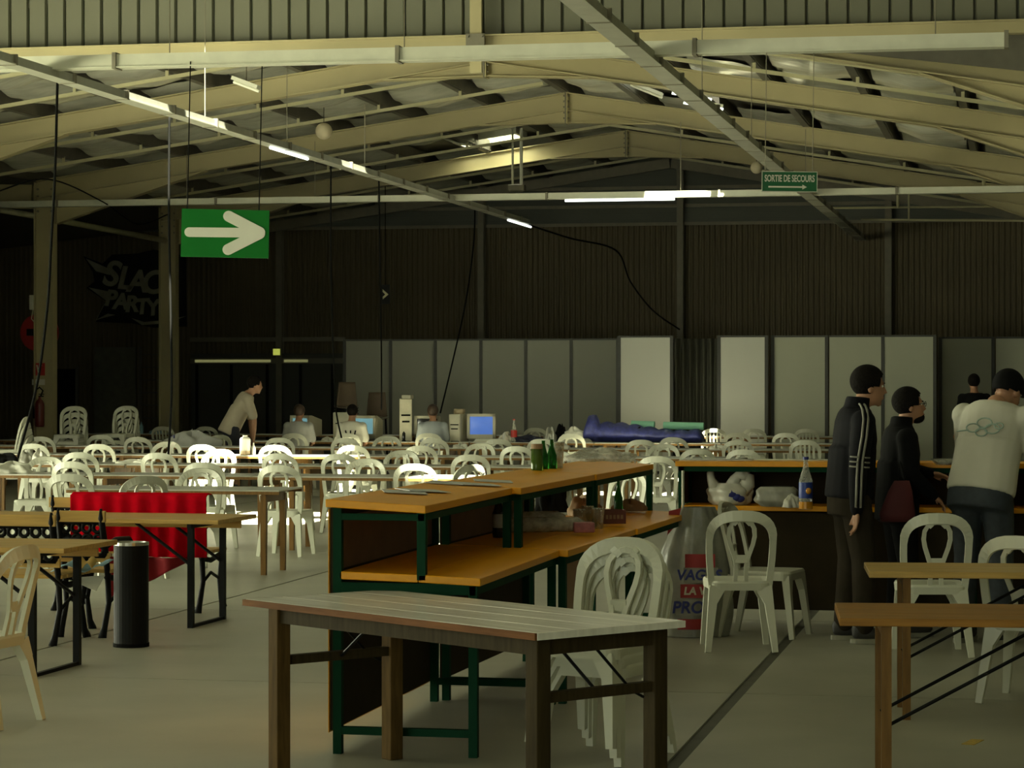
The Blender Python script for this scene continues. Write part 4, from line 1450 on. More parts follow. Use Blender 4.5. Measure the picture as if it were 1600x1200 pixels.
B0 = P(520, 1178, 0)
u1 = bar_unit('long bar counter unit nearest the camera with an open green end', (B0.x, B0.y, 0), 0.0, 1.95)
bar_unit('middle unit of the long bar with the plastic cups inside', (B0.x + 0.05, B0.y + 1.97, 0), -0.03, 1.95)
bar_unit('far unit of the long bar under the crumpled film', (B0.x + 0.12, B0.y + 3.94, 0), -0.03, 1.95, panels=False)
MB().box(-0.016, -0.0125, -0.02, 1.94, 0.10, 1.12).build('edge_trim', M_BARTOP, u1)


def cross_bar(label, loc, L_):
    """local: runs along +X, open side towards -Y"""
    t = thing('bar_counter', label, 'bar counter', loc, 0.0, 'steel and plywood bar counters')
    MB().box(-0.02, L_ + 0.0, -0.02, 0.46, 1.115, 1.15).build('counter_top', M_BARTOP, t, bevel=0.004)
    MB().box(0.02, L_ - 0.02, -0.01, 0.42, 0.81, 0.845).build('shelf', M_BARTOP, t, bevel=0.004)
    for x_ in (0.0, L_ - 0.045):
        for y_ in (0.0, 0.40):
            MB().box(x_, x_ + 0.04, y_, y_ + 0.04, 0, 1.115).build('post', M_GFRAME, t)
        MB().box(x_, x_ + 0.04, 0.04, 0.40, 0.77, 0.81).build('cross_rail', M_GFRAME, t)
        MB().box(x_ + 0.01, x_ + 0.02, 0.04, 0.40, 0.85, 1.10).build('end_panel', M_BARIN, t)
    MB().box(0.0, L_, 0.42, 0.435, 0.13, 1.115).build('back_panel', M_BARPAN, t)
    MB().box(0.04, L_ - 0.045, 0.012, 0.024, 0.13, 0.80).build('lower_panel', M_BARPAN, t)
    MB().box(0.0, L_, 0.0, 0.03, 1.08, 1.115).build('long_rail', M_GFRAME, t)
    return t


C0 = W(1060, 17.35)
cross_bar('cross bar counter holding carrier bags and the soda bottle', (C0.x, C0.y, 0), 1.98)
cross_bar('cross bar counter at the right where the three men stand', (C0.x + 2.0, C0.y, 0), 1.98)
tag(MB().tube([W(1067, 17.2, 0.0), W(1067, 17.2, 1.09)], 0.009, 8).build('white_pole', M_RAIL), 'thin white pole standing by the left end of the cross bar', 'pole')
# beige board standing under the middle unit
bb = W(902, 14.6)
tag(MB().box(-0.085, 0.085, -0.01, 0.01, 0, 0.755, Matrix.Translation((bb.x, bb.y, 0)) @ Matrix.Rotation(YAW, 4, 'Z')).build('beige_board', M_BEIGE), 'beige board standing on the floor under the long bar', 'board')


# ---- things on the bar
def bottle(label, loc, h, r, m_, neck=0.35, label_m=None, cap_m=None, liquid=None, name='bottle', group=None):
    t = thing(name, label, 'bottle', loc, 0, group)
    MB().lathe([(0, 0), (r * 0.92, 0), (r, 0.01), (r, h * (1 - neck) * 0.92), (r * 0.85, h * (1 - neck)), (r * 0.38, h * (1 - neck * 0.45)), (r * 0.32, h * 0.97), (r * 0.36, h * 0.975), (r * 0.36, h), (0, h)], 18).build('glass_body', m_, t, smooth=True)
    if label_m:
        MB().lathe([(r * 1.015, h * 0.22), (r * 1.02, h * 0.225), (r * 1.02, h * 0.52), (r * 1.015, h * 0.525)], 18).build('paper_label', label_m, t, smooth=True)
    if cap_m:
        MB().lathe([(0, h * 0.965), (r * 0.42, h * 0.965), (r * 0.42, h * 1.02), (0, h * 1.02)], 14).build('cap', cap_m, t)
    if liquid:
        MB().lathe([(0, 0.004), (r * 1.005, 0.004), (r * 1.005, h * 0.15), (0, h * 0.15)], 18).build('liquid', liquid, t)
    return t


zt = 1.152
for px, py, h_, m_, lab in ((839, 737, 0.15, M_GLASSG, 'short green glass jar with a brown top, left of the bottles'),
                            (849, 735, 0.185, M_GLASSG, 'green glass bottle, left one of the pair on the bar'),
                            (862, 734, 0.19, M_GLASSG, 'green glass bottle, right one of the pair on the bar')):
    p = P(px, py, zt)
    if h_ < 0.16:
        t = thing('glass_jar', lab, 'jar', p)
        MB().lathe([(0, 0), (0.036, 0), (0.038, 0.01), (0.036, 0.14), (0, 0.14)], 16).build('glass_body', mat('olive_glass', (0.09, 0.16, 0.02), 0.12, trans=0.4), t, smooth=True)
        MB().lathe([(0, 0.14), (0.037, 0.14), (0.037, 0.17), (0, 0.17)], 16).build('lid', M_CARD, t)
    else:
        bottle(lab, p, h_, 0.033, M_GLASSG, 0.48, group='green bottles on the bar')


def cup(label, loc, h=0.12, r=0.038, rot=None, m_=M_CLEARP):
    t = thing('plastic_cup', label, 'cup', loc)
    if rot:
        t.rotation_euler = rot
    MB().lathe([(0, 0.002), (r * 0.72, 0.002), (r * 0.74, 0.0), (r, h), (r * 1.05, h), (r * 1.05, h - 0.006), (r * 0.98, h - 0.006), (r * 0.70, 0.008), (0, 0.008)], 16).build('wall', m_, t, smooth=True)
    MB().lathe([(r * 1.0, h - 0.004), (r * 1.07, h - 0.004), (r * 1.07, h + 0.002), (r * 1.0, h + 0.002)], 16).build('rim', m_, t, smooth=True)
    return t


cup('clear plastic cup beside the green bottles on the bar top', P(873, 733, zt), 0.17, 0.036)


def crumple(label, name, c, sx, sy, sz, m_, cat='plastic film', seed=1, n=26):
    r_ = random.Random(seed)
    ph = [r_.uniform(0, 6) for _ in range(8)]

    def fn(a, b):
        th = 2 * PI * a
        fi = PI / 2 * b
        rr = 1 + 0.16 * math.sin(3 * th + ph[0]) + 0.12 * math.sin(5 * th + ph[1] + 3 * fi) + 0.10 * math.sin(9 * th + ph[2]) * math.cos(fi) + 0.09 * math.sin(7 * fi + ph[3] + 2 * th)
        return (c[0] + sx * rr * math.cos(th) * math.cos(fi), c[1] + sy * rr * math.sin(th) * math.cos(fi), c[2] + max(0.0, sz * rr * math.sin(fi)))
    return tag(MB().grid(fn, n * 2, n // 2).build(name, m_, smooth=True), label, cat)


pf = P(935, 720, zt)
crumple('crumpled clear plastic film heaped on the far bar top', 'plastic_film', (pf.x, pf.y, zt), 0.24, 0.42, 0.07, M_FILM, seed=3)
pf = P(985, 717, zt)
for i, (px, py, rz) in enumerate(((632, 771, 0.1), (660, 768, 0.3), (700, 757, -0.1), (745, 757, 0.2), (770, 752, 0.05))):
    p = P(px, py, zt + 0.002)
    p.z = 1.1655 - 0.0532 * (p.x - B0.x + 0.03) + 0.003
    t = MB().box(-0.105, 0.105, -0.15, 0.15, 0, 0.003).build('flyer', M_FLYER)
    t.location = p
    t.rotation_euler = (0, math.radians(3.0), rz + 0.2)
    tag(t, 'grey printed flyer lying on the near bar top, %s from the near end' % ORD[i], 'flyer', 'flyers on the bar')
# inside the bar
zs = 0.838
bottle('dark bottle with a pale label standing inside the near bar shelf', P(779, 840, zs), 0.25, 0.034, mat('dark_bottle_glass', (0.012, 0.014, 0.010), 0.1), 0.4, label_m=M_BAGD)
for i, (px, py, L_, lab) in enumerate(((845, 832, 0.42, 'front sleeve of clear plastic cups lying on the bar shelf'), (820, 822, 0.40, 'rear sleeve of clear plastic cups lying on the bar shelf'))):
    p = P(px, py, zs)
    t = thing('cup_sleeve', lab, 'cup sleeve', (p.x, p.y, zs + 0.045), yaw_of(1, 0.25))
    prof = []
    m_ = MB()
    for q in range(16):
        y_ = -L_ / 2 + L_ * q / 15
        prof.append((0.036 + 0.004 * (q % 2), y_))
    m_.lathe([(0, -L_ / 2)] + prof + [(0, L_ / 2)], 14)
    m_.v = [(a, c_, b) for a, b, c_ in m_.v]
    m_.build('nested_cups', M_CLEARP, t, smooth=True)
    mm = MB().lathe([(0.041, -L_ / 2 - 0.03), (0.044, -L_ / 2), (0.044, L_ / 2), (0.02, L_ / 2 + 0.05)], 14)
    mm.v = [(a, c_, b) for a, b, c_ in mm.v]
    mm.build('film_sleeve', M_FILM, t, smooth=True)
for i, (px, py) in enumerate(((905, 828), (918, 822), (935, 826))):
    cup('clear plastic cup standing on the bar shelf, %s from the left' % ORD[i], P(px, py, zs), 0.12, 0.037)
p = P(912, 832, zs)
tag(MB().box(-0.06, 0.06, -0.04, 0.04, 0, 0.06, Matrix.Translation(p) @ Matrix.Rotation(0.3, 4, 'Z')).build('pink_packet', mat('pink_packaging', (0.45, 0.16, 0.17), 0.4, var=0.2, scale=30), bevel=0.008),
    'pink plastic packet among the cups on the bar shelf', 'packet')
p = P(958, 818, zs)
bx_ = thing('drink_crate', 'open brown carton with pale lettering on the bar shelf', 'carton', p, YAW + 0.15)
for a in ((-0.07, 0.07, -0.05, -0.045), (-0.07, 0.07, 0.045, 0.05), (-0.07, -0.065, -0.045, 0.045), (0.065, 0.07, -0.045, 0.045)):
    MB().box(*a, 0, 0.085).build('side', mat('brown_print_carton', (0.15, 0.04, 0.025), 0.6), bx_)
MB().box(-0.065, 0.065, -0.045, 0.045, 0, 0.004).build('bottom', M_CARD, bx_)
for q in range(5):
    MB().box(-0.055 + q * 0.023, -0.04 + q * 0.023, -0.052, -0.05, 0.03, 0.055).build('print', M_CARD, bx_)
bottle('small green bottle standing in the carton at the end of the bar shelf', P(966, 800, zs), 0.21, 0.03, M_GLASSG, 0.5)
p = P(985, 798, zs)
crumple('crumpled brown paper bag at the end of the bar shelf', 'paper_bag', (p.x, p.y, zs), 0.10, 0.10, 0.07, M_CARD, 'paper bag', seed=9)
p = P(870, 800, zs)
crumple('dark crumpled bag deep inside the bar', 'dark_bag', (p.x - 0.05, p.y + 0.1, zs), 0.10, 0.20, 0.20, M_BLACK, 'bag', seed=11)
p = P(905, 806, zs)
crumple('brown paper heap behind the plastic cups inside the bar', 'paper_heap', (p.x, p.y + 0.15, zs), 0.10, 0.16, 0.10, M_CARD, 'paper', seed=13)


# ---- cross bar contents
zc = 0.846


def carrier_bag(label, c, w_, h_, m_, seed=1, print_m=None, handles=True):
    t = thing('carrier_bag', label, 'carrier bag', c)
    r_ = random.Random(seed)
    ph = [r_.uniform(0, 6) for _ in range(6)]

    def fn(a, b):
        th = 2 * PI * a
        prof = math.sin(PI * min(1, 0.18 + b * 0.62)) ** 0.6
        rr = prof * (1 + 0.10 * math.sin(3 * th + ph[0]) + 0.07 * math.sin(7 * th + ph[1] + 3 * b) + 0.06 * math.sin(11 * b + ph[2]))
        return (w_ / 2 * rr * math.cos(th), w_ * 0.36 * rr * math.sin(th), h_ * 0.62 * b)
    MB().grid(fn, 44, 12).build('sack', m_, t, smooth=True)
    if handles:
        MB().tube([(-w_ * 0.30, -0.01, h_ * 0.40), (-w_ * 0.42, -0.02, h_ * 0.70), (-w_ * 0.44, -0.02, h_ * 0.90), (-w_ * 0.41, -0.01, h_ * 1.0)], [0.055, 0.03, 0.026, 0.012], 8).build('handle', m_, t, smooth=True)
        MB().tube([(w_ * 0.02, 0.0, h_ * 0.45), (w_ * 0.12, -0.01, h_ * 0.72), (w_ * 0.20, -0.02, h_ * 0.86), (w_ * 0.30, -0.02, h_ * 0.80), (w_ * 0.42, -0.01, h_ * 0.98)], [0.06, 0.045, 0.03, 0.045, 0.014], 8).build('handle', m_, t, smooth=True)
        MB().tube([(w_ * 0.26, 0.0, h_ * 0.40), (w_ * 0.40, -0.01, h_ * 0.62), (w_ * 0.45, -0.01, h_ * 0.88)], [0.06, 0.055, 0.03], 8).build('handle', m_, t, smooth=True)
    if print_m:
        for dx, dz, s_ in ((0.01, 0.30, 0.05), (0.045, 0.20, 0.045), (0.075, 0.15, 0.035)):
            yy = -w_ * 0.36 * 0.95
            MB().ellip((dx, yy + 0.012 + abs(dx) * 0.3, h_ * dz + 0.01), (s_, 0, 0), (0, 0.034, 0), (0, 0, s_ * 0.8), 10, 6).build('blue_print', print_m, t, smooth=True)
    return t


p = P(1138, 790, zc)
carrier_bag('white carrier bag with raised handles and blue print in the cross bar', (p.x, p.y + 0.12, zc), 0.31, 0.245, M_BAG, 2, M_BLUEP)
p = P(1212, 793, zc)
carrier_bag('crumpled grey-white carrier bag between the printed bag and the bottle', (p.x, p.y + 0.15, zc), 0.30, 0.22, M_BAGD, 5, None, False)
crumple('small white crumpled bag beside the soda bottle', 'small_bag', (p.x + 0.10, p.y + 0.05, zc), 0.06, 0.06, 0.075, M_BAG, 'bag', seed=21)
p = P(1257, 797, zc)
sb = bottle('tall soda bottle with blue label and orange drink in the cross bar', p + Vector((0, 0.10, 0)), 0.345, 0.046, M_CLEARP, 0.38, label_m=M_LABELB, cap_m=M_BLUEP, liquid=M_ORANGE, name='soda_bottle')
MB().ellip((0.022, -0.043, 0.125), (0.02, 0, 0), (0, 0.012, 0), (0, 0, 0.022), 10, 6).build('fruit_print', M_ORANGE, sb, smooth=True)
for i, (px, w_) in enumerate(((1120, 0.5), (1210, 0.62), (1285, 0.25))):
    p = P(px, 719, 1.152)
    tag(MB().box(-w_ / 2, w_ / 2, -0.02, 0.14, 1.151, 1.156, Matrix.Translation((p.x, p.y, 0))).build('bar_paper', M_FLYER if i != 1 else M_PAPER),
        'pale paper sheet lying on the cross bar top, %s from the left' % ORD[i], 'paper', 'papers on the cross bar')
p = P(1478, 727, 1.152)
dsh = thing('glass_dish', 'clear glass dish with snacks on the cross bar beside the bearded man', 'dish', (p.x, p.y + 0.1, 1.151))
MB().lathe([(0, 0.0), (0.07, 0.0), (0.10, 0.035), (0.102, 0.04), (0.095, 0.04), (0.065, 0.008), (0, 0.008)], 20).build('bowl', M_CLEARP, dsh, smooth=True)
MB().ellip((0, 0, 0.02), (0.06, 0, 0), (0, 0.06, 0), (0, 0, 0.015)).build('snacks', M_CREAMP, dsh, smooth=True)

# ---- big printed sack leaning on the end of the bar
sc0 = W(1084, 16.7)
sk = thing('plastic_sack', 'big translucent plastic sack with red and blue print leaning on the bar', 'sack', (sc0.x, sc0.y, 0), YAW)
phs = [RNG.uniform(0, 6) for _ in range(6)]


def sackfn(a, b):
    th = 2 * PI * a
    wz = 0.225 * (1.0 + 0.10 * math.sin(b * 3)) * (1 - 0.55 * b ** 3)
    rr = 1 + 0.07 * math.sin(4 * th + phs[0]) + 0.05 * math.sin(9 * th + phs[1] + 4 * b) + 0.04 * math.sin(13 * b + phs[2] + 2 * th)
    return (wz * rr * math.cos(th) + 0.0 + 0.03 * b, 0.12 * rr * math.sin(th) * (1 - 0.4 * b), 0.005 + 0.86 * b)


MB().grid(sackfn, 48, 18).build('bag_skin', M_BAGT, sk, smooth=True)


def sack_patch(nm, x0, x1, z0, z1, m_, y_=-0.168):
    MB().grid(lambda a, b: (x0 + (x1 - x0) * a, y_ + 0.25 * (x0 + (x1 - x0) * a) ** 2 + 0.006 * math.sin(a * 9), z0 + (z1 - z0) * b), 8, 3).build(nm, m_, sk, smooth=True)


sack_patch('red_band', -0.07, 0.13, 0.47, 0.56, M_REDP)
sack_patch('white_band', -0.08, 0.15, 0.37, 0.47, M_BAGD, -0.164)
sack_patch('red_band', -0.10, 0.13, 0.27, 0.36, M_REDP)
sack_patch('white_band', -0.13, 0.10, 0.155, 0.26, M_BAGD, -0.164)
sack_patch('red_band', -0.12, 0.06, 0.06, 0.13, M_REDP)
for body, x_, z_, s_, m_ in (('VAGAS', 0.02, 0.42, 0.095, M_BLUEP), ('LA VI', 0.0, 0.315, 0.07, M_CREAMP), ('PROM', -0.01, 0.205, 0.11, M_BLUEP)):
    text_obj('lettering', body, s_, 0.004, m_, sk, (x_, -0.182, z_), (PI / 2, 0, 0), bold=0.0027, shear=0.15)
MB().prism([(-0.19, 0.84), (-0.11, 0.86), (-0.13, 0.76), (-0.20, 0.68)], 0.01, Matrix.Translation((0.02, -0.06, 0))).build('red_corner', M_REDP, sk)


# ================================================================== PEOPLE
def remeshed(name, m_, material, parent, voxel, smooth=6):
    me = m_.mesh(name, material)
    o = bpy.data.objects.new(name, me)
    COL.objects.link(o)
    r_ = o.modifiers.new('r', 'REMESH')
    r_.mode = 'VOXEL'
    r_.voxel_size = voxel
    r_.use_smooth_shade = True
    s_ = o.modifiers.new('s', 'SMOOTH')
    s_.factor = 0.5
    s_.iterations = smooth
    dg = bpy.context.evaluated_depsgraph_get()
    new = bpy.data.meshes.new_from_object(o.evaluated_get(dg))
    o.modifiers.clear()
    o.data = new
    bpy.data.meshes.remove(me)
    new.materials.clear()
    new.materials.append(material)
    for p_ in new.polygons:
        p_.use_smooth = True
    o.parent = parent
    return o


def limb(m_, pts, rads, n=12):
    """tapered tube with round joints"""
    m_.tube(pts, rads, n)
    for p_, r_ in zip(pts, rads):
        m_.ellip(p_, (r_, 0, 0), (0, r_, 0), (0, 0, r_), 10, 7)


def person(label, loc, yaw, h=1.78, lean=0.0, side_lean=0.0, head=(0, 0), arms=None, sit=False, feet=None,
           top=M_BLACKC, bottom=M_PANTS, sleeves='long', hair=M_HAIR, shoes=True, voxel=0.011, glasses=False, beard=False,
           cap=False, shorts=False, neck=0, hem=0.0, detail=True, seat_h=0.46, far=False, bulk=1.0):
    s = h / 1.78
    t = thing('person', label, 'person', loc, yaw)
    V = Vector
    pel = V((0, 0, 0.94 * s)) if not sit else V((0, -0.02, seat_h + 0.11))
    Rl = Matrix.Rotation(-math.radians(lean), 3, 'X') @ Matrix.Rotation(math.radians(side_lean), 3, 'Y')

    def sp(x, y, z):
        return pel + Rl @ V((x * s, y * s, z * s))
    sh_l, sh_r = sp(-0.180 * bulk, 0, 0.445), sp(0.180 * bulk, 0, 0.445)
    neck0 = sp(0, -0.01, 0.52)
    neck1 = neck0 + (Rl @ (Matrix.Rotation(-math.radians(neck), 3, 'X') @ V((0, 0.032, 0.060)))) * s
    # head frame
    Hr = Matrix.Rotation(math.radians(head[0]), 3, 'Z') @ Matrix.Rotation(-math.radians(head[1]), 3, 'X')
    hc = neck1 + (Hr @ V((0, 0.03, 0.10))) * s
    hx, hy, hz = Hr @ V((1, 0, 0)), Hr @ V((0, 1, 0)), Hr @ V((0, 0, 1))

    def hp(x, y, z):
        return hc + (hx * x + hy * y + hz * z) * s
    # legs
    if sit:
        hipl, hipr = V((-0.09, 0.02, seat_h + 0.08)), V((0.09, 0.02, seat_h + 0.08))
        kneel, kneer = V((-0.13, 0.44, seat_h + 0.06)), V((0.13, 0.44, seat_h + 0.06))
        ankl, ankr = V((-0.13, 0.40, 0.09)), V((0.13, 0.40, 0.09))
    else:
        fl, fr = feet or ((-0.11, 0.0), (0.11, 0.03))
        hipl, hipr = pel + V((-0.095, 0, -0.02)) * s, pel + V((0.095, 0, -0.02)) * s
        ankl, ankr = V((fl[0], fl[1], 0.09)), V((fr[0], fr[1], 0.09))
        kneel = (hipl + ankl) / 2 + V((0, 0.03, 0.02))
        kneer = (hipr + ankr) / 2 + V((0, 0.03, 0.02))
    arms = arms or {}
    dl = ((-0.23, 0.0, 0.18), (-0.25, 0.06, -0.06))
    dr = ((0.23, 0.0, 0.18), (0.25, 0.06, -0.06))
    ell, wrl = [sp(*q) if not isinstance(q, Vector) else q for q in arms.get('L', dl)]
    elr, wrr = [sp(*q) if not isinstance(q, Vector) else q for q in arms.get('R', dr)]

    def torso(m_, g, z0=-0.10, z1=0.50):
        secs = []
        for z_, a_, b_, yo in ((-0.14, 0.135, 0.105, -0.01), (-0.08, 0.165, 0.118, -0.012), (0.0, 0.165, 0.118, -0.01), (0.10, 0.148, 0.105, 0.0), (0.22, 0.152, 0.110, 0.0), (0.34, 0.168, 0.118, 0.0), (0.44, 0.168, 0.105, -0.005), (0.49, 0.145, 0.088, -0.008), (0.525, 0.10, 0.072, -0.005), (0.555, 0.062, 0.06, 0.0)):
            if z_ < z0 - 0.05 or z_ > z1 + 0.05:
                continue
            secs.append((sp(0, yo, z_), (Rl @ V((1, 0, 0))) * (a_ * bulk + g) * s, (Rl @ V((0, 1, 0))) * (b_ * bulk + g) * s))
        m_.loft(secs, 18)
        for a_ in (sh_l, sh_r):
            m_.ellip(a_, (Rl @ V((0.058 + g, 0, 0))) * s, (Rl @ V((0, 0.06 + g, 0))) * s, (Rl @ V((0, 0, 0.058 + g))) * s, 12, 8)

    body = MB()
    torso(body, 0.0)
    limb(body, [neck0, neck1, hp(0, -0.01, -0.02)], [0.062 * s, 0.056 * s, 0.056 * s])
    body.ellip(hp(0, -0.012, 0.03), hx * 0.074 * s, hy * 0.094 * s, hz * 0.088 * s, 18, 12)
    body.ellip(hp(0, 0.025, -0.035), hx * 0.060 * s, hy * 0.070 * s, hz * 0.085 * s, 16, 10)
    body.ellip(hp(0, 0.070, -0.098), hx * 0.026 * s, hy * 0.022 * s, hz * 0.022 * s, 10, 8)
    body.ellip(hp(0, 0.086, -0.062), hx * 0.026 * s, hy * 0.016 * s, hz * 0.016 * s, 10, 8)
    body.loft([(hp(0, 0.086, 0.022), hx * 0.009 * s, hz * 0.006 * s), (hp(0, 0.100, -0.005), hx * 0.012 * s, hy * 0.010 * s), (hp(0, 0.112, -0.03), hx * 0.016 * s, hy * 0.012 * s), (hp(0, 0.092, -0.045), hx * 0.016 * s, hz * 0.008 * s)], 10)
    body.ellip(hp(0, 0.080, 0.030), hx * 0.045 * s, hy * 0.014 * s, hz * 0.012 * s, 10, 6)
    for sx in (-1, 1):
        body.ellip(hp(sx * 0.076, -0.008, -0.012), hx * 0.010 * s, hy * 0.022 * s, hz * 0.033 * s, 10, 8)
    for S, E, Wr, sx in ((sh_l, ell, wrl, -1), (sh_r, elr, wrr, 1)):
        limb(body, [S, (S + E) / 2, E], [0.05 * s, 0.047 * s, 0.038 * s])
        limb(body, [E, (E * 0.6 + Wr * 0.4), Wr], [0.039 * s, 0.040 * s, 0.027 * s])
        # hand
        d_ = (Wr - E).normalized()
        side = d_.cross(V((0, 1, 0.2)))
        side = side.normalized() if side.length > 0.1 else V((1, 0, 0))
        nrm = d_.cross(side).normalized()
        pc = Wr + d_ * 0.05 * s
        body.ellip(pc, side * 0.040 * s, nrm * 0.017 * s, d_ * 0.052 * s, 12, 8)
        for k_, (o_, l_) in enumerate(((-0.030, 0.062), (-0.011, 0.078), (0.009, 0.074), (0.028, 0.058))):
            b_ = Wr + (d_ * 0.088 + side * o_) * s
            m1_ = b_ + (d_ * l_ * 0.55 + nrm * 0.010) * s
            e_ = m1_ + (d_ * l_ * 0.40 + nrm * 0.026) * s
            limb(body, [b_ - d_ * 0.02 * s, m1_, e_], [0.0095 * s, 0.0085 * s, 0.007 * s], 8)
        tb = Wr + (d_ * 0.03 + side * (-0.034)) * s
        limb(body, [tb, tb + (d_ * 0.035 - side * 0.022 + nrm * 0.012) * s, tb + (d_ * 0.066 - side * 0.022 + nrm * 0.026) * s], [0.013 * s, 0.011 * s, 0.0085 * s], 8)
    for H, K, A_ in ((hipl, kneel, ankl), (hipr, kneer, ankr)):
        limb(body, [H, (H + K) / 2, K], [0.083 * s, 0.074 * s, 0.054 * s])
        limb(body, [K, (K * 0.62 + A_ * 0.38) + V((0, -0.015, 0)), A_], [0.053 * s, 0.054 * s, 0.034 * s])
        body.ellip(A_ + V((0, 0.06, -0.05)), (0.042, 0, 0), (0, 0.11, 0), (0, 0, 0.034), 12, 8)
    remeshed('body', body, M_SKIN, t, min(voxel, 0.009) if not far else voxel, 3)

    # upper garment
    g = 0.020
    m_ = MB()
    torso(m_, g, -0.10 - hem, 0.50)
    hemz = -0.13 - hem
    loose = 0.016 if sleeves == 'long' else 0.010
    m_.loft([(sp(0, -0.01, z_), (Rl @ V((1, 0, 0))) * (a_ * bulk + g + loose) * s, (Rl @ V((0, 1, 0))) * (b_ * bulk + g + loose) * s)
             for z_, a_, b_ in ((hemz, 0.160, 0.118), (0.0, 0.163, 0.118), (0.12, 0.156, 0.114), (0.28, 0.156, 0.112))], 18)
    for S, E, Wr in ((sh_l, ell, wrl), (sh_r, elr, wrr)):
        if sleeves == 'long':
            limb(m_, [S, (S + E) / 2, E], [0.072 * s, 0.070 * s, 0.060 * s])
            limb(m_, [E, (E + Wr) / 2, Wr], [0.060 * s, 0.055 * s, 0.043 * s])
        else:
            limb(m_, [S, S * 0.45 + E * 0.55, S * 0.2 + E * 0.8], [0.068 * s, 0.070 * s, 0.068 * s])
    if sleeves == 'long':
        m_.loft([(sp(0, -0.012, 0.49), (Rl @ V((0.085, 0, 0))) * s, (Rl @ V((0, 0.082, 0))) * s), (sp(0, 0.008, 0.60), (Rl @ V((0.078, 0, 0))) * s, (Rl @ V((0, 0.080, 0))) * s)], 14)
    shirt = remeshed('jacket' if sleeves == 'long' else 'shirt', m_, top, t, voxel, 5)

    # lower garment
    m_ = MB()
    gg = 0.016
    if sit:
        m_.ellip(pel + V((0, 0.02, -0.03)), (0.19, 0, 0), (0, 0.15, 0), (0, 0, 0.12), 14, 9)
    else:
        m_.loft([(sp(0, -0.005, 0.11), (Rl @ V((0.150 * bulk + 0.006, 0, 0))) * s, (Rl @ V((0, 0.108 * bulk + 0.006, 0))) * s),
                 (sp(0, -0.01, 0.03), (Rl @ V((0.163 * bulk + 0.008, 0, 0))) * s, (Rl @ V((0, 0.118 * bulk + 0.008, 0))) * s),
                 (sp(0, -0.014, -0.05), (Rl @ V((0.168 * bulk + 0.012, 0, 0))) * s, (Rl @ V((0, 0.122 * bulk + 0.012, 0))) * s),
                 (sp(0, -0.012, -0.15), (Rl @ V((0.160 * bulk + 0.012, 0, 0))) * s, (Rl @ V((0, 0.118 * bulk + 0.010, 0))) * s)], 18)
    for H, K, A_ in ((hipl, kneel, ankl), (hipr, kneer, ankr)):
        limb(m_, [H, (H + K) / 2, K], [0.102 * s, 0.094 * s, 0.079 * s])
        if not shorts:
            limb(m_, [K, (K + A_) / 2, A_ + V((0, 0, 0.02))], [0.079 * s, 0.072 * s, 0.066 * s])
    remeshed('shorts' if shorts else 'trousers', m_, bottom, t, voxel, 5)
    if shoes:
        for A_ in (ankl, ankr):
            q = MB()
            q.ellip(A_ + V((0, 0.055, -0.035)), (0.050, 0, 0), (0, 0.135, 0), (0, 0, 0.045), 14, 9)
            q.ellip(A_ + V((0, -0.015, 0.0)), (0.050, 0, 0), (0, 0.065, 0), (0, 0, 0.065), 12, 8)
            sh_ = remeshed('shoe', q, M_SHOE, t, 0.010, 3)
            ring_ = [(A_.x + 0.052 * math.cos(a), A_.y + 0.052 + 0.140 * math.sin(a), 0.002) for a in [2 * PI * k_ / 20 for k_ in range(20)]]
            ring_stack([ring_, [(x_, y_, 0.032) for x_, y_, _ in ring_]]).build('sole', M_SOLE, sh_)
    # hair / cap
    hm = MB()

    def keep(y_, z_):
        if cap:
            return True
        return not ((y_ > 0.045 and z_ < 0.070 + (y_ - 0.045) * 0.2) or z_ < -0.055 or (y_ > 0.0 and z_ < 0.0))
    nn, mm_ = 28, 20
    vs_, fs_ = [], []
    for i in range(mm_ + 1):
        th = -PI / 2 + PI * i / mm_
        for k_ in range(nn):
            an = 2 * PI * k_ / nn
            x_, y_, z_ = 0.084 * math.cos(th) * math.cos(an), -0.016 + 0.104 * math.cos(th) * math.sin(an), 0.034 + 0.098 * math.sin(th)
            vs_.append((x_, y_, z_))
    for i in range(mm_):
        for k_ in range(nn):
            l_ = (k_ + 1) % nn
            q_ = (i * nn + k_, i * nn + l_, (i + 1) * nn + l_, (i + 1) * nn + k_)
            cy_ = sum(vs_[j][1] for j in q_) / 4
            cz_ = sum(vs_[j][2] for j in q_) / 4
            if (not cap and keep(cy_, cz_)) or (cap and cz_ > 0.0 + 0.25 * cy_):
                fs_.append(q_)
    hm.add([hp(*p_) for p_ in vs_], fs_)
    hm_o = hm.build('cap' if cap else 'hair', M_BLACKC if cap else hair, t, smooth=True, solid=0.014 * s)
    if cap:
        MB().ellip(hp(0, -0.115, 0.03), hx * 0.022, hy * 0.006, hz * 0.022, 10, 6).build('badge', M_SIGNW, hm_o, smooth=True)
        MB().loft([(hp(0, 0.06, 0.055), hx * 0.075, hz * 0.008), (hp(0, 0.13, 0.045), hx * 0.06, hz * 0.006), (hp(0, 0.165, 0.035), hx * 0.03, hz * 0.004)], 12).build('peak', M_BLACKC, hm_o, smooth=True)
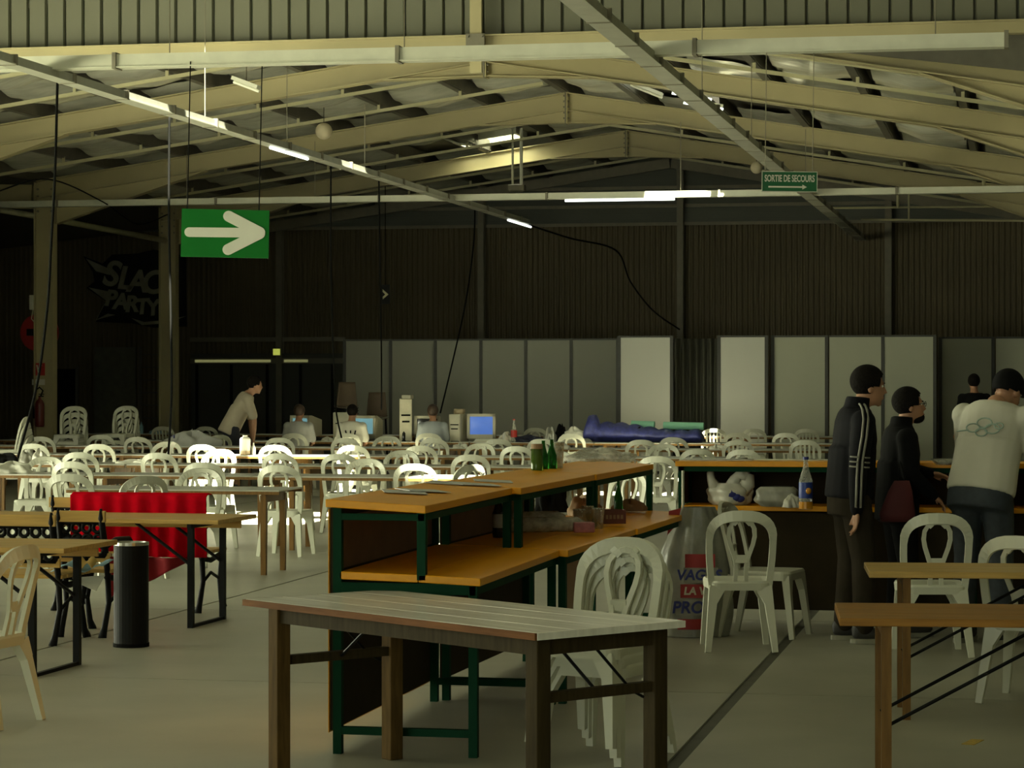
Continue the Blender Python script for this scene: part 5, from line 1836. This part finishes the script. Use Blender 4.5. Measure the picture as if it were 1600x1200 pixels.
    if not far:
        for sx in (-1, 1):
            MB().ellip(hp(sx * 0.031, 0.077, 0.010), hx * 0.013, hy * 0.008, hz * 0.008, 10, 6).build('eye', M_SIGNW, t, smooth=True)
            MB().ellip(hp(sx * 0.031, 0.0835, 0.010), hx * 0.006, hy * 0.003, hz * 0.006, 8, 6).build('iris', M_BLACKC, t, smooth=True)
            MB().ellip(hp(sx * 0.033, 0.086, 0.030), hx * 0.018, hy * 0.005, hz * 0.004, 8, 6).build('eyebrow', hair, t, smooth=True)
        MB().ellip(hp(0, 0.099, -0.063), hx * 0.022, hy * 0.005, hz * 0.005, 10, 6).build('mouth', mat('lips', (0.22, 0.07, 0.05), 0.5), t, smooth=True)
    if glasses:
        gl = MB()
        for sx in (-1, 1):
            gl.tube([hp(sx * 0.033 + 0.022 * math.cos(a), 0.106, 0.010 + 0.017 * math.sin(a)) for a in [2 * PI * q / 14 for q in range(14)]], 0.002, 6, closed=True)
            gl.tube([hp(sx * 0.055, 0.105, 0.012), hp(sx * 0.078, 0.06, 0.012), hp(sx * 0.080, -0.01, 0.005)], 0.002, 6)
        gl.tube([hp(-0.011, 0.108, 0.012), hp(0.011, 0.108, 0.012)], 0.002, 6)
        gl.build('glasses', M_BLACKM, t)
    if beard:
        bm_ = MB()
        bm_.ellip(hp(0, 0.050, -0.095), hx * 0.050 * s, hy * 0.052 * s, hz * 0.032 * s, 14, 8)
        bm_.ellip(hp(0, 0.090, -0.085), hx * 0.028 * s, hy * 0.016 * s, hz * 0.028 * s, 12, 8)
        remeshed('beard', bm_, hair, t, 0.008, 2)
    return t, dict(sh_l=sh_l, sh_r=sh_r, ell=ell, elr=elr, wrl=wrl, wrr=wrr, sp=sp, shirt=shirt, Rl=Rl, pel=pel, s=s)


# man in the striped track jacket
m1, J = person('standing man in a black track jacket with grey sleeve stripes, facing right', W(1330, 16.35), yaw_of(1, 0.12), 1.855, lean=4, neck=14, head=(0, 6),
               arms={'R': ((0.235, -0.03, 0.17), (0.24, -0.02, -0.10)), 'L': ((-0.23, 0.02, 0.2), (-0.2, 0.12, -0.02))},
               top=M_NAVY, bottom=M_PANTS, voxel=0.011, feet=((-0.12, -0.02), (0.12, 0.05)), hem=-0.09)
for dy in (-0.020, 0.010):
    sp = J['sp']
    pts = [sp(0.09, dy + 0.01, 0.555), sp(0.16, dy, 0.548), sp(0.215, dy, 0.518), sp(0.256, dy, 0.46), sp(0.283, dy - 0.01, 0.36), sp(0.298, dy - 0.03, 0.20), sp(0.302, dy - 0.03, 0.10), sp(0.298, dy - 0.025, 0.0), sp(0.290, dy - 0.02, -0.085)]
    MB().tube(pts, 0.0075, 6).build('sleeve_stripe', M_STRIPE, J['shirt'], smooth=True)
for dz in (0.165, 0.195, 0.225):
    sp = J['sp']
    for a0, a1 in ((-2.75, -1.9), (-1.25, -0.4)):
        pts = []
        for k_ in range(7):
            a = a0 + (a1 - a0) * k_ / 6
            pts.append(sp(0.235 - 0.07 * math.sin(a + 0) * 1.0, -0.028 + 0.066 * math.cos(a) * 1.0, dz))
        MB().tube(pts, 0.006, 6).build('chest_stripe', M_STRIPE, J['shirt'], smooth=True)
# bearded man with glasses
m2, J2 = person('bearded man with glasses in a dark jacket leaning on the cross bar', W(1404, 16.75), yaw_of(1, 0.10), 1.70, lean=2, neck=10, head=(0, -2),
                arms={'R': ((0.22, 0.02, 0.2), (0.17, 0.20, 0.06)), 'L': ((-0.22, 0.08, 0.22), (-0.20, 0.27, 0.20))},
                top=M_BLACKC, bottom=M_BLACKC, voxel=0.012, glasses=True, beard=True, feet=((-0.11, 0.0), (0.11, 0.02)))
p = W(1402, 16.45)
bgm = thing('shoulder_bag', 'dark red cloth bag hanging at the side of the bearded man', 'bag', (p.x, p.y, 0.78), YAW)
MB().loft([((0, 0, 0), (0.11, 0, 0), (0, 0.035, 0)), ((0, 0, 0.05), (0.12, 0, 0), (0, 0.05, 0)), ((0.02, 0, 0.2), (0.08, 0, 0), (0, 0.04, 0)), ((0.03, 0, 0.27), (0.05, 0, 0), (0, 0.015, 0))], 16).build('pouch', M_DRED, bgm, smooth=True)
MB().tube([(0.0, 0, 0.26), (0.02, 0, 0.40), (0.06, 0.02, 0.26)], 0.008, 6).build('strap', M_BLACKC, bgm)
# capped man in the white tee shirt
m3, J3 = person('man in a white tee shirt and black cap bending over the bar, seen from behind', W(1535, 16.25), yaw_of(0.62, 0.78), 1.92, lean=17, side_lean=2, neck=45, head=(-10, 25),
                arms={'R': ((0.26, 0.15, 0.22), (0.22, 0.33, 0.12)), 'L': ((-0.22, 0.14, 0.22), (-0.16, 0.33, 0.14))},
                top=M_TSHIRT, bottom=M_JEANS, sleeves='short', cap=True, voxel=0.012, feet=((-0.13, -0.04), (0.13, 0.0)), bulk=1.16, hem=-0.09)
sp = J3['sp']
for x0, z0, s_ in ((0.03, 0.36, 0.05), (-0.04, 0.325, 0.045), (0.09, 0.325, 0.05), (0.02, 0.30, 0.04), (0.13, 0.345, 0.03)):
    a = [sp(x0 + s_ * math.cos(q), -0.168, z0 + 0.6 * s_ * math.sin(q)) for q in [2 * PI * i / 12 for i in range(12)]]
    MB().tube(a, 0.005, 5, closed=True).build('back_print', M_TEAL, J3['shirt'], smooth=True)
MB().tube([sp(-0.15, -0.158, 0.30), sp(-0.07, -0.166, 0.31)], 0.005, 5).build('back_print', M_TEAL, J3['shirt'])
# man in the black tee far back at the right
m4, J4 = person('man in a black tee shirt with a red back print, far right background', W(1523, 39.0), yaw_of(0, 1), 1.86, lean=3,
                top=M_BLACKC, bottom=M_BLACKC, sleeves='short', voxel=0.018, far=True)
MB().ellip(J4['sp'](0.02, -0.145, 0.30), (0.045, 0, 0), (0, 0.01, 0), (0, 0, 0.045)).build('back_print', M_REDP, J4['shirt'], smooth=True)
# bending man
m5, J5 = person('man in a tan tee shirt and dark shorts bending over a table', W(362, 38.6), yaw_of(1, 0.25), 1.92, lean=28, head=(0, 10),
                arms={'R': ((0.20, 0.22, 0.22), (0.16, 0.34, -0.02)), 'L': ((-0.20, 0.22, 0.22), (-0.16, 0.36, 0.0))},
                top=M_TAN, bottom=mat('dark_blue_shorts', (0.012, 0.013, 0.022), 0.8), sleeves='short', shorts=True, voxel=0.016, far=True)
# three seated people at the computers
for px, D, tm_, hr_, lab, hd in ((466, 39.55, M_GREYT, M_BHAIR, 'seated person in a grey tee shirt at the left lit screen', (-15, 0)),
                                 (549, 39.6, M_TSHIRT, M_HAIR, 'seated person in a white tee shirt with black back print', (-10, 4)),
                                 (676, 39.6, M_BLUET, M_BHAIR, 'seated person in a blue-grey tee shirt by the beige tower', (20, 0))):
    mm_, JJ = person(lab, W(px, D), yaw_of(0.05, 1), 1.72, lean=8, head=hd, sit=True, top=tm_, bottom=M_JEANS, sleeves='short', hair=hr_, voxel=0.016, far=True,
                     arms={'R': ((0.23, 0.10, 0.20), (0.18, 0.36, 0.20)), 'L': ((-0.23, 0.10, 0.20), (-0.18, 0.36, 0.20))})
    if px == 549:
        for dx in (-0.06, 0.0, 0.06):
            MB().tube([JJ['sp'](dx * 0.4, -0.148, 0.16), JJ['sp'](dx, -0.15, 0.26), JJ['sp'](dx * 1.4, -0.15, 0.36)], 0.012, 6).build('back_print', M_BLACKC, JJ['shirt'])
    y = W(px, D).y
    chair((W(px, D).x, y, 0), 0, 'white plastic chair under the %s' % lab.replace('seated ', ''), 'g')


# ================================================================== COMPUTERS AND CLUTTER
def yrow(ri, dy=0.4):
    return ROWY[ri] + dy


def monitor(label, px, w_, yaw, scr, ri=5, dy=0.35, dz=0.0):
    y = yrow(ri, dy)
    t = thing('crt_monitor', label, 'monitor', (XatY(px, y), y, 0.75), yaw)
    h_ = w_ * 0.86
    MB().lathe([(0, 0), (0.12, 0), (0.12, 0.015), (0.05, 0.03), (0.05, 0.05), (0, 0.05)], 18).build('foot', M_BEIGEC, t)
    z0 = 0.05
    fr = MB()
    b_ = 0.045
    fr.box(-w_ / 2, -w_ / 2 + b_, -0.20, -0.14, z0, z0 + h_).box(w_ / 2 - b_, w_ / 2, -0.20, -0.14, z0, z0 + h_) \
        .box(-w_ / 2, w_ / 2, -0.20, -0.14, z0 + h_ - b_, z0 + h_).box(-w_ / 2, w_ / 2, -0.20, -0.14, z0, z0 + b_ * 1.5)
    fr.build('bezel', M_BEIGEC, t)
    MB().loft([((0, -0.14, z0 + h_ / 2), (w_ / 2 * 1.25, 0, 0), (0, 0, h_ / 2 * 1.25)), ((0, 0.0, z0 + h_ / 2), (w_ / 2 * 1.05, 0, 0), (0, 0, h_ / 2 * 1.1)), ((0, 0.2, z0 + h_ / 2), (w_ / 2 * 0.6, 0, 0), (0, 0, h_ / 2 * 0.7))], 4)
    bk = MB()
    bk.add([(-w_ / 2, -0.14, z0), (w_ / 2, -0.14, z0), (w_ / 2, -0.14, z0 + h_), (-w_ / 2, -0.14, z0 + h_),
            (-w_ * 0.3, 0.2, z0 + 0.04), (w_ * 0.3, 0.2, z0 + 0.04), (w_ * 0.3, 0.2, z0 + h_ * 0.8), (-w_ * 0.3, 0.2, z0 + h_ * 0.8)],
           [(0, 1, 2, 3), (7, 6, 5, 4), (0, 4, 5, 1), (1, 5, 6, 2), (2, 6, 7, 3), (3, 7, 4, 0)])
    bk.build('rear_housing', M_BEIGEC, t)
    MB().grid(lambda a, b: (-w_ / 2 + b_ + (w_ - 2 * b_) * a, -0.175 - 0.012 * math.sin(PI * a) * math.sin(PI * b), z0 + b_ * 1.5 + (h_ - 2.5 * b_) * b), 8, 8).build('screen', scr, t, smooth=True)
    return t


monitor('beige monitor with a cyan lit screen beside the seated person in grey', 481, 0.42, -0.45, M_CYAN, dy=0.45)
monitor('beige monitor with a cyan lit screen right of the white tee shirt', 578, 0.42, -0.25, M_CYAN, dy=0.45)
monitor('beige monitor with a dark screen behind the person in blue-grey', 671, 0.42, 0.05, M_DSCR, dy=0.45)
monitor('beige monitor with a bright blue screen at the right end', 755, 0.46, 0.05, M_BLUES, dy=0.42)


def tower(label, px, w_, h_, dep, yaw, ri=5, dy=0.3, top_box=False):
    y = yrow(ri, dy)
    t = thing('computer_tower', label, 'computer', (XatY(px, y), y, 0.75), yaw)
    MB().box(-w_ / 2, w_ / 2, -dep / 2, dep / 2, 0.012, h_).build('case', M_BEIGEC, t, bevel=0.006)
    MB().box(-w_ / 2 + 0.01, w_ / 2 - 0.01, -dep / 2 - 0.012, -dep / 2, 0.02, h_ - 0.01).build('front_panel', mat('cream_front_plastic', (0.53, 0.50, 0.36), 0.5), t)
    MB().box(-w_ * 0.36, w_ * 0.36, -dep / 2 - 0.016, -dep / 2 - 0.012, h_ * 0.60, h_ * 0.64).build('drive_slot', M_BLACK, t)
    MB().box(-w_ * 0.30, w_ * 0.30, -dep / 2 - 0.016, -dep / 2 - 0.012, h_ * 0.45, h_ * 0.49).build('drive_slot', M_BLACK, t)
    for sx in (-1, 1):
        MB().box(sx * w_ / 2 * 0.9 - 0.015, sx * w_ / 2 * 0.9 + 0.015, -dep / 2, dep / 2, 0, 0.012).build('foot', M_BEIGEC, t)
    return t


tower('tall beige computer tower between two seated people', 634, 0.20, 0.68, 0.42, 0.25, dy=0.32)
y = yrow(5, 0.32)
tag(MB().box(-0.075, 0.075, -0.1, 0.1, 0, 0.06, Matrix.Translation((XatY(637, y), y, 1.432))).build('small_device', M_BEIGEC, bevel=0.008), 'small cream box on top of the tall computer tower', 'device')
tower('shorter beige computer tower left of the blue screen', 717, 0.19, 0.44, 0.42, -0.1, dy=0.32)
tower('beige computer case behind the person in the white tee shirt', 538, 0.30, 0.46, 0.40, 0.1, dy=0.42)
y = yrow(5, 0.30)
tag(MB().lathe([(0.03, -0.04), (0.09, -0.04), (0.095, 0.0), (0.09, 0.04), (0.03, 0.04)], 20, (XatY(718, y), y, 0.75 + 0.482)).build('cable_roll', mat('clear_tape_roll', (0.42, 0.33, 0.2), 0.3), smooth=True),
    'roll of tape lying on the shorter computer tower', 'tape roll')
y = yrow(5, 0.12)
bottle('small dark drink bottle in front of the tall computer tower', Vector((XatY(631, y), y, 0.75)), 0.24, 0.035, mat('dark_bottle_glass', (0.012, 0.014, 0.010), 0.1), 0.4)
for px, w_, lab in ((600, 0.34, 'pale keyboard lying left of the tall computer tower'), (760, 0.42, 'beige keyboard in front of the bright blue screen')):
    y = yrow(5, 0.05)
    kb = thing('keyboard', lab, 'keyboard', (XatY(px, y), y, 0.75))
    MB().add([(-w_ / 2, 0, 0), (w_ / 2, 0, 0), (w_ / 2, 0.14, 0), (-w_ / 2, 0.14, 0), (-w_ / 2, 0, 0.015), (w_ / 2, 0, 0.015), (w_ / 2, 0.14, 0.04), (-w_ / 2, 0.14, 0.04)],
             [(0, 3, 2, 1), (4, 5, 6, 7), (0, 1, 5, 4), (1, 2, 6, 5), (2, 3, 7, 6), (3, 0, 4, 7)]).build('case', M_BEIGEC, kb)
    for r_ in range(4):
        MB().box(-w_ / 2 + 0.015, w_ / 2 - 0.015, 0.012 + r_ * 0.03, 0.034 + r_ * 0.03, 0.015 + r_ * 0.005, 0.030 + r_ * 0.006).build('key_row', M_RAIL, kb)
y = yrow(4, 0.45)
y = yrow(5, 0.1)
t = bottle('clear bottle with red cap and red label right of the blue screen', Vector((XatY(803, y), y, 0.75)), 0.36, 0.05, M_CLEARP, 0.45, label_m=mat('red_drink_label', (0.55, 0.03, 0.02), 0.4), cap_m=M_RED)
y = yrow(5, 0.1)
crumple('white crumpled plastic beside the red-capped bottle', 'white_plastic', (XatY(790, y), y, 0.75), 0.12, 0.12, 0.13, M_BAG, 'plastic bag', seed=31)
crumple('dark blue cloth heap right of the red-capped bottle', 'cloth_heap', (XatY(825, y), y + 0.1, 0.75), 0.28, 0.2, 0.09, mat('navy_cloth', (0.012, 0.014, 0.035), 0.8), 'cloth', seed=33)
crumple('shiny silver foil bag behind the green bottles', 'foil_bag', (XatY(858, y), y + 0.15, 0.75), 0.10, 0.1, 0.19, M_SILVER, 'foil bag', seed=35)
crumple('black bag beside the white cloth over the stacked chair', 'black_bag', (XatY(874, y), y + 0.2, 0.75), 0.10, 0.12, 0.22, M_BLACK, 'bag', seed=37)
crumple('cream cloth laid over a chair back left of the sleeping bag', 'cream_cloth', (XatY(895, y), y + 0.1, 0.75), 0.22, 0.12, 0.19, M_PAPER, 'cloth', seed=39)

# sleeping bag with mats
y = yrow(5, 0.9)
sb0, sb1 = XatY(915, y), XatY(1098, y)
ys_ = yrow(5, 0.34)
sl = thing('sleeping_bag', 'long blue quilted sleeping bag stretched out on the tables', 'sleeping bag', ((XatY(915, ys_) + XatY(1098, ys_)) / 2, ys_, 0.752))
Ls = XatY(1098, ys_) - XatY(915, ys_)
secs = []
for k_ in range(33):
    u_ = k_ / 32
    r_ = 0.115 + 0.03 * math.sin(u_ * 5 + 0.6) + 0.018 * abs(math.sin(u_ * PI * 8)) + (0.06 if u_ < 0.12 else 0)
    if k_ in (0, 32):
        r_ *= 0.6
    secs.append(((-Ls / 2 + Ls * u_, 0, r_ * 1.0 + 0.004), (0, 0.24, 0), (0, 0, r_)))
MB().loft(secs, 18).build('quilted_shell', M_SLEEP, sl, smooth=True)
MB().tube([(-Ls * 0.2, -0.2, 0.16), (-Ls * 0.05, -0.2, 0.20), (-Ls * 0.02, -0.15, 0.24)], 0.012, 6).build('drawcord', M_BLACKC, sl)
for px0, px1, z_, lab in ((986, 1022, 0.252, 'short mint green foam mat showing above the sleeping bag'), (1036, 1099, 0.235, 'long mint green foam mat glowing in the sun on the sleeping bag')):
    x0, x1 = XatY(px0, ys_), XatY(px1, ys_)
    mt_ = MB()
    n_ = 14
    for k_ in range(n_):
        u_ = k_ / (n_ - 1)
    mt_.tube([(x0, ys_ + 0.05, 0.752 + z_ + 0.03), (x1, ys_ + 0.05, 0.752 + z_ + 0.02)], 0.06, 14)
    tag(mt_.build('foam_mat', M_MINT, smooth=False), lab, 'foam mat', 'mint foam mats')

# brown shell chairs and clutter behind the computers
for px, pyt, D, lab in ((541, 597, 45.5, 'stack of brown shell chairs behind the white tee shirt person'), (588, 613, 46.0, 'brown shell chair standing behind the beige tower')):
    p = W(px, D)
    zt_ = EYE - (pyt - HY) * D / FPX
    t = thing('shell_chair', lab, 'chair', p, PI + 0.2)
    n_ = 5 if px == 541 else 1
    base = zt_ - 0.45
    MB().grid(lambda a, b: (-0.19 + 0.38 * a - (0.04 * (b) * (a - 0.5) * 2), -0.2 - 0.06 * b + 0.25 * (a - 0.5) ** 2, base + 0.45 * b), 10, 8).build('back_shell', M_BRCH, t, smooth=True, solid=0.012)
    MB().grid(lambda a, b: (-0.21 + 0.42 * a, -0.2 + 0.42 * b, base - 0.02 + 0.15 * (a - 0.5) ** 2), 8, 6).build('seat_shell', M_BRCH, t, smooth=True, solid=0.012)
    for q in range(n_):
        MB().grid(lambda a, b, q=q: (-0.21 + 0.42 * a, -0.24 + 0.45 * b, base - 0.06 - 0.05 * q + 0.15 * (a - 0.5) ** 2), 6, 4).build('stacked_seat', M_BLACK if px == 541 else M_BRCH, t, solid=0.012)
    for sx in (-1, 1):
        for sy in (-1, 1):
            MB().tube([(sx * 0.17, sy * 0.16, base - 0.03), (sx * 0.22, sy * 0.22, 0)], 0.012, 6).build('leg', M_BLACKM, t)

# white canister on the sunlit table
y = yrow(3, 0.2)
cn = thing('canister', 'bright white canister standing in the sun on the fourth table row', 'canister', (XatY(383, y), y, 0.75))
MB().lathe([(0, 0), (0.068, 0.0), (0.07, 0.01), (0.07, 0.055), (0, 0.055)], 20).build('base', mat('pale_orange_plastic', (0.62, 0.45, 0.25), 0.4), cn, smooth=False)
MB().lathe([(0.0, 0.055), (0.07, 0.055), (0.07, 0.205), (0.055, 0.225), (0.03, 0.235), (0.03, 0.255), (0, 0.255)], 20).build('body', M_PAPER, cn, smooth=False)
y = yrow(3, 0.22)
bottle('small dim bottle right of the bright white canister', Vector((XatY(396, y), y, 0.75)), 0.16, 0.03, M_BAGD, 0.4)
# clothes and papers on the left tables
y = yrow(4, 0.3)
crumple('heap of grey clothes on the fifth table row left of the bending man', 'clothes_heap', (XatY(300, y), y, 0.75), 0.36, 0.22, 0.20, M_GREYT, 'clothes', seed=41)
crumple('small blue cloth beside the heap of grey clothes', 'blue_cloth', (XatY(274, y), y - 0.05, 0.75), 0.08, 0.08, 0.14, M_SLEEP, 'cloth', seed=43)
y = yrow(3, 0.15)
wb = tag(MB().beam((XatY(263, y), y, 0.755), (XatY(270, y), y + 0.05, 0.91), 0.04, 0.05).build('white_tube', M_PAPER), 'white cardboard tube leaning by the blue cloth', 'tube')
y = yrow(1, 0.25)
crumple('heap of pale papers at the left end of the second table row', 'paper_pile', (XatY(20, y), y, 0.75), 0.20, 0.2, 0.10, M_PAPER, 'papers', seed=45)
crumple('white crumpled bag at the left on the third table row', 'crumpled_bag', (XatY(62, yrow(2, .2)), yrow(2, .2), 0.75), 0.09, 0.09, 0.13, M_BAG, 'bag', seed=47)
crumple('dim grey bag left of the white crumpled bag', 'grey_bag', (XatY(42, yrow(2, .25)), yrow(2, .25), 0.75), 0.10, 0.09, 0.12, M_BAGD, 'bag', seed=49)
crumple('dark clothes heap at the left edge on the third table row', 'dark_clothes', (XatY(8, yrow(2, .25)), yrow(2, .25), 0.75), 0.18, 0.14, 0.09, M_BLACKC, 'clothes', seed=51)
crumple('crumpled grey sheet on the third table row right of the chairs', 'grey_sheet', (XatY(215, yrow(2, .3)), yrow(2, .3), 0.75), 0.24, 0.14, 0.04, M_PAPER, 'papers', seed=53)
y = yrow(6, 0.2)
bottle('pale blue water bottle standing on the far left table', Vector((XatY(221, y), y, 0.75)), 0.22, 0.035, mat('blue_clear_plastic', (0.22, 0.40, 0.48), 0.3), 0.35)
crumple('small blue bag on the far left table right of the water bottle', 'blue_bag', (XatY(243, y), y, 0.75), 0.12, 0.08, 0.07, M_BLUEB, 'bag', seed=55)
for i, (px, ri) in enumerate(((470, 5), (512, 5), (690, 4), (720, 4), (880, 4), (1120, 4))):
    y = yrow(ri, 0.1)
    crumple('small heap of pale papers, %s from the left on the far tables' % ORD[i], 'paper_stack', (XatY(px, y), y, 0.75), 0.10, 0.09, 0.06, M_PAPER, 'papers', seed=60 + i)
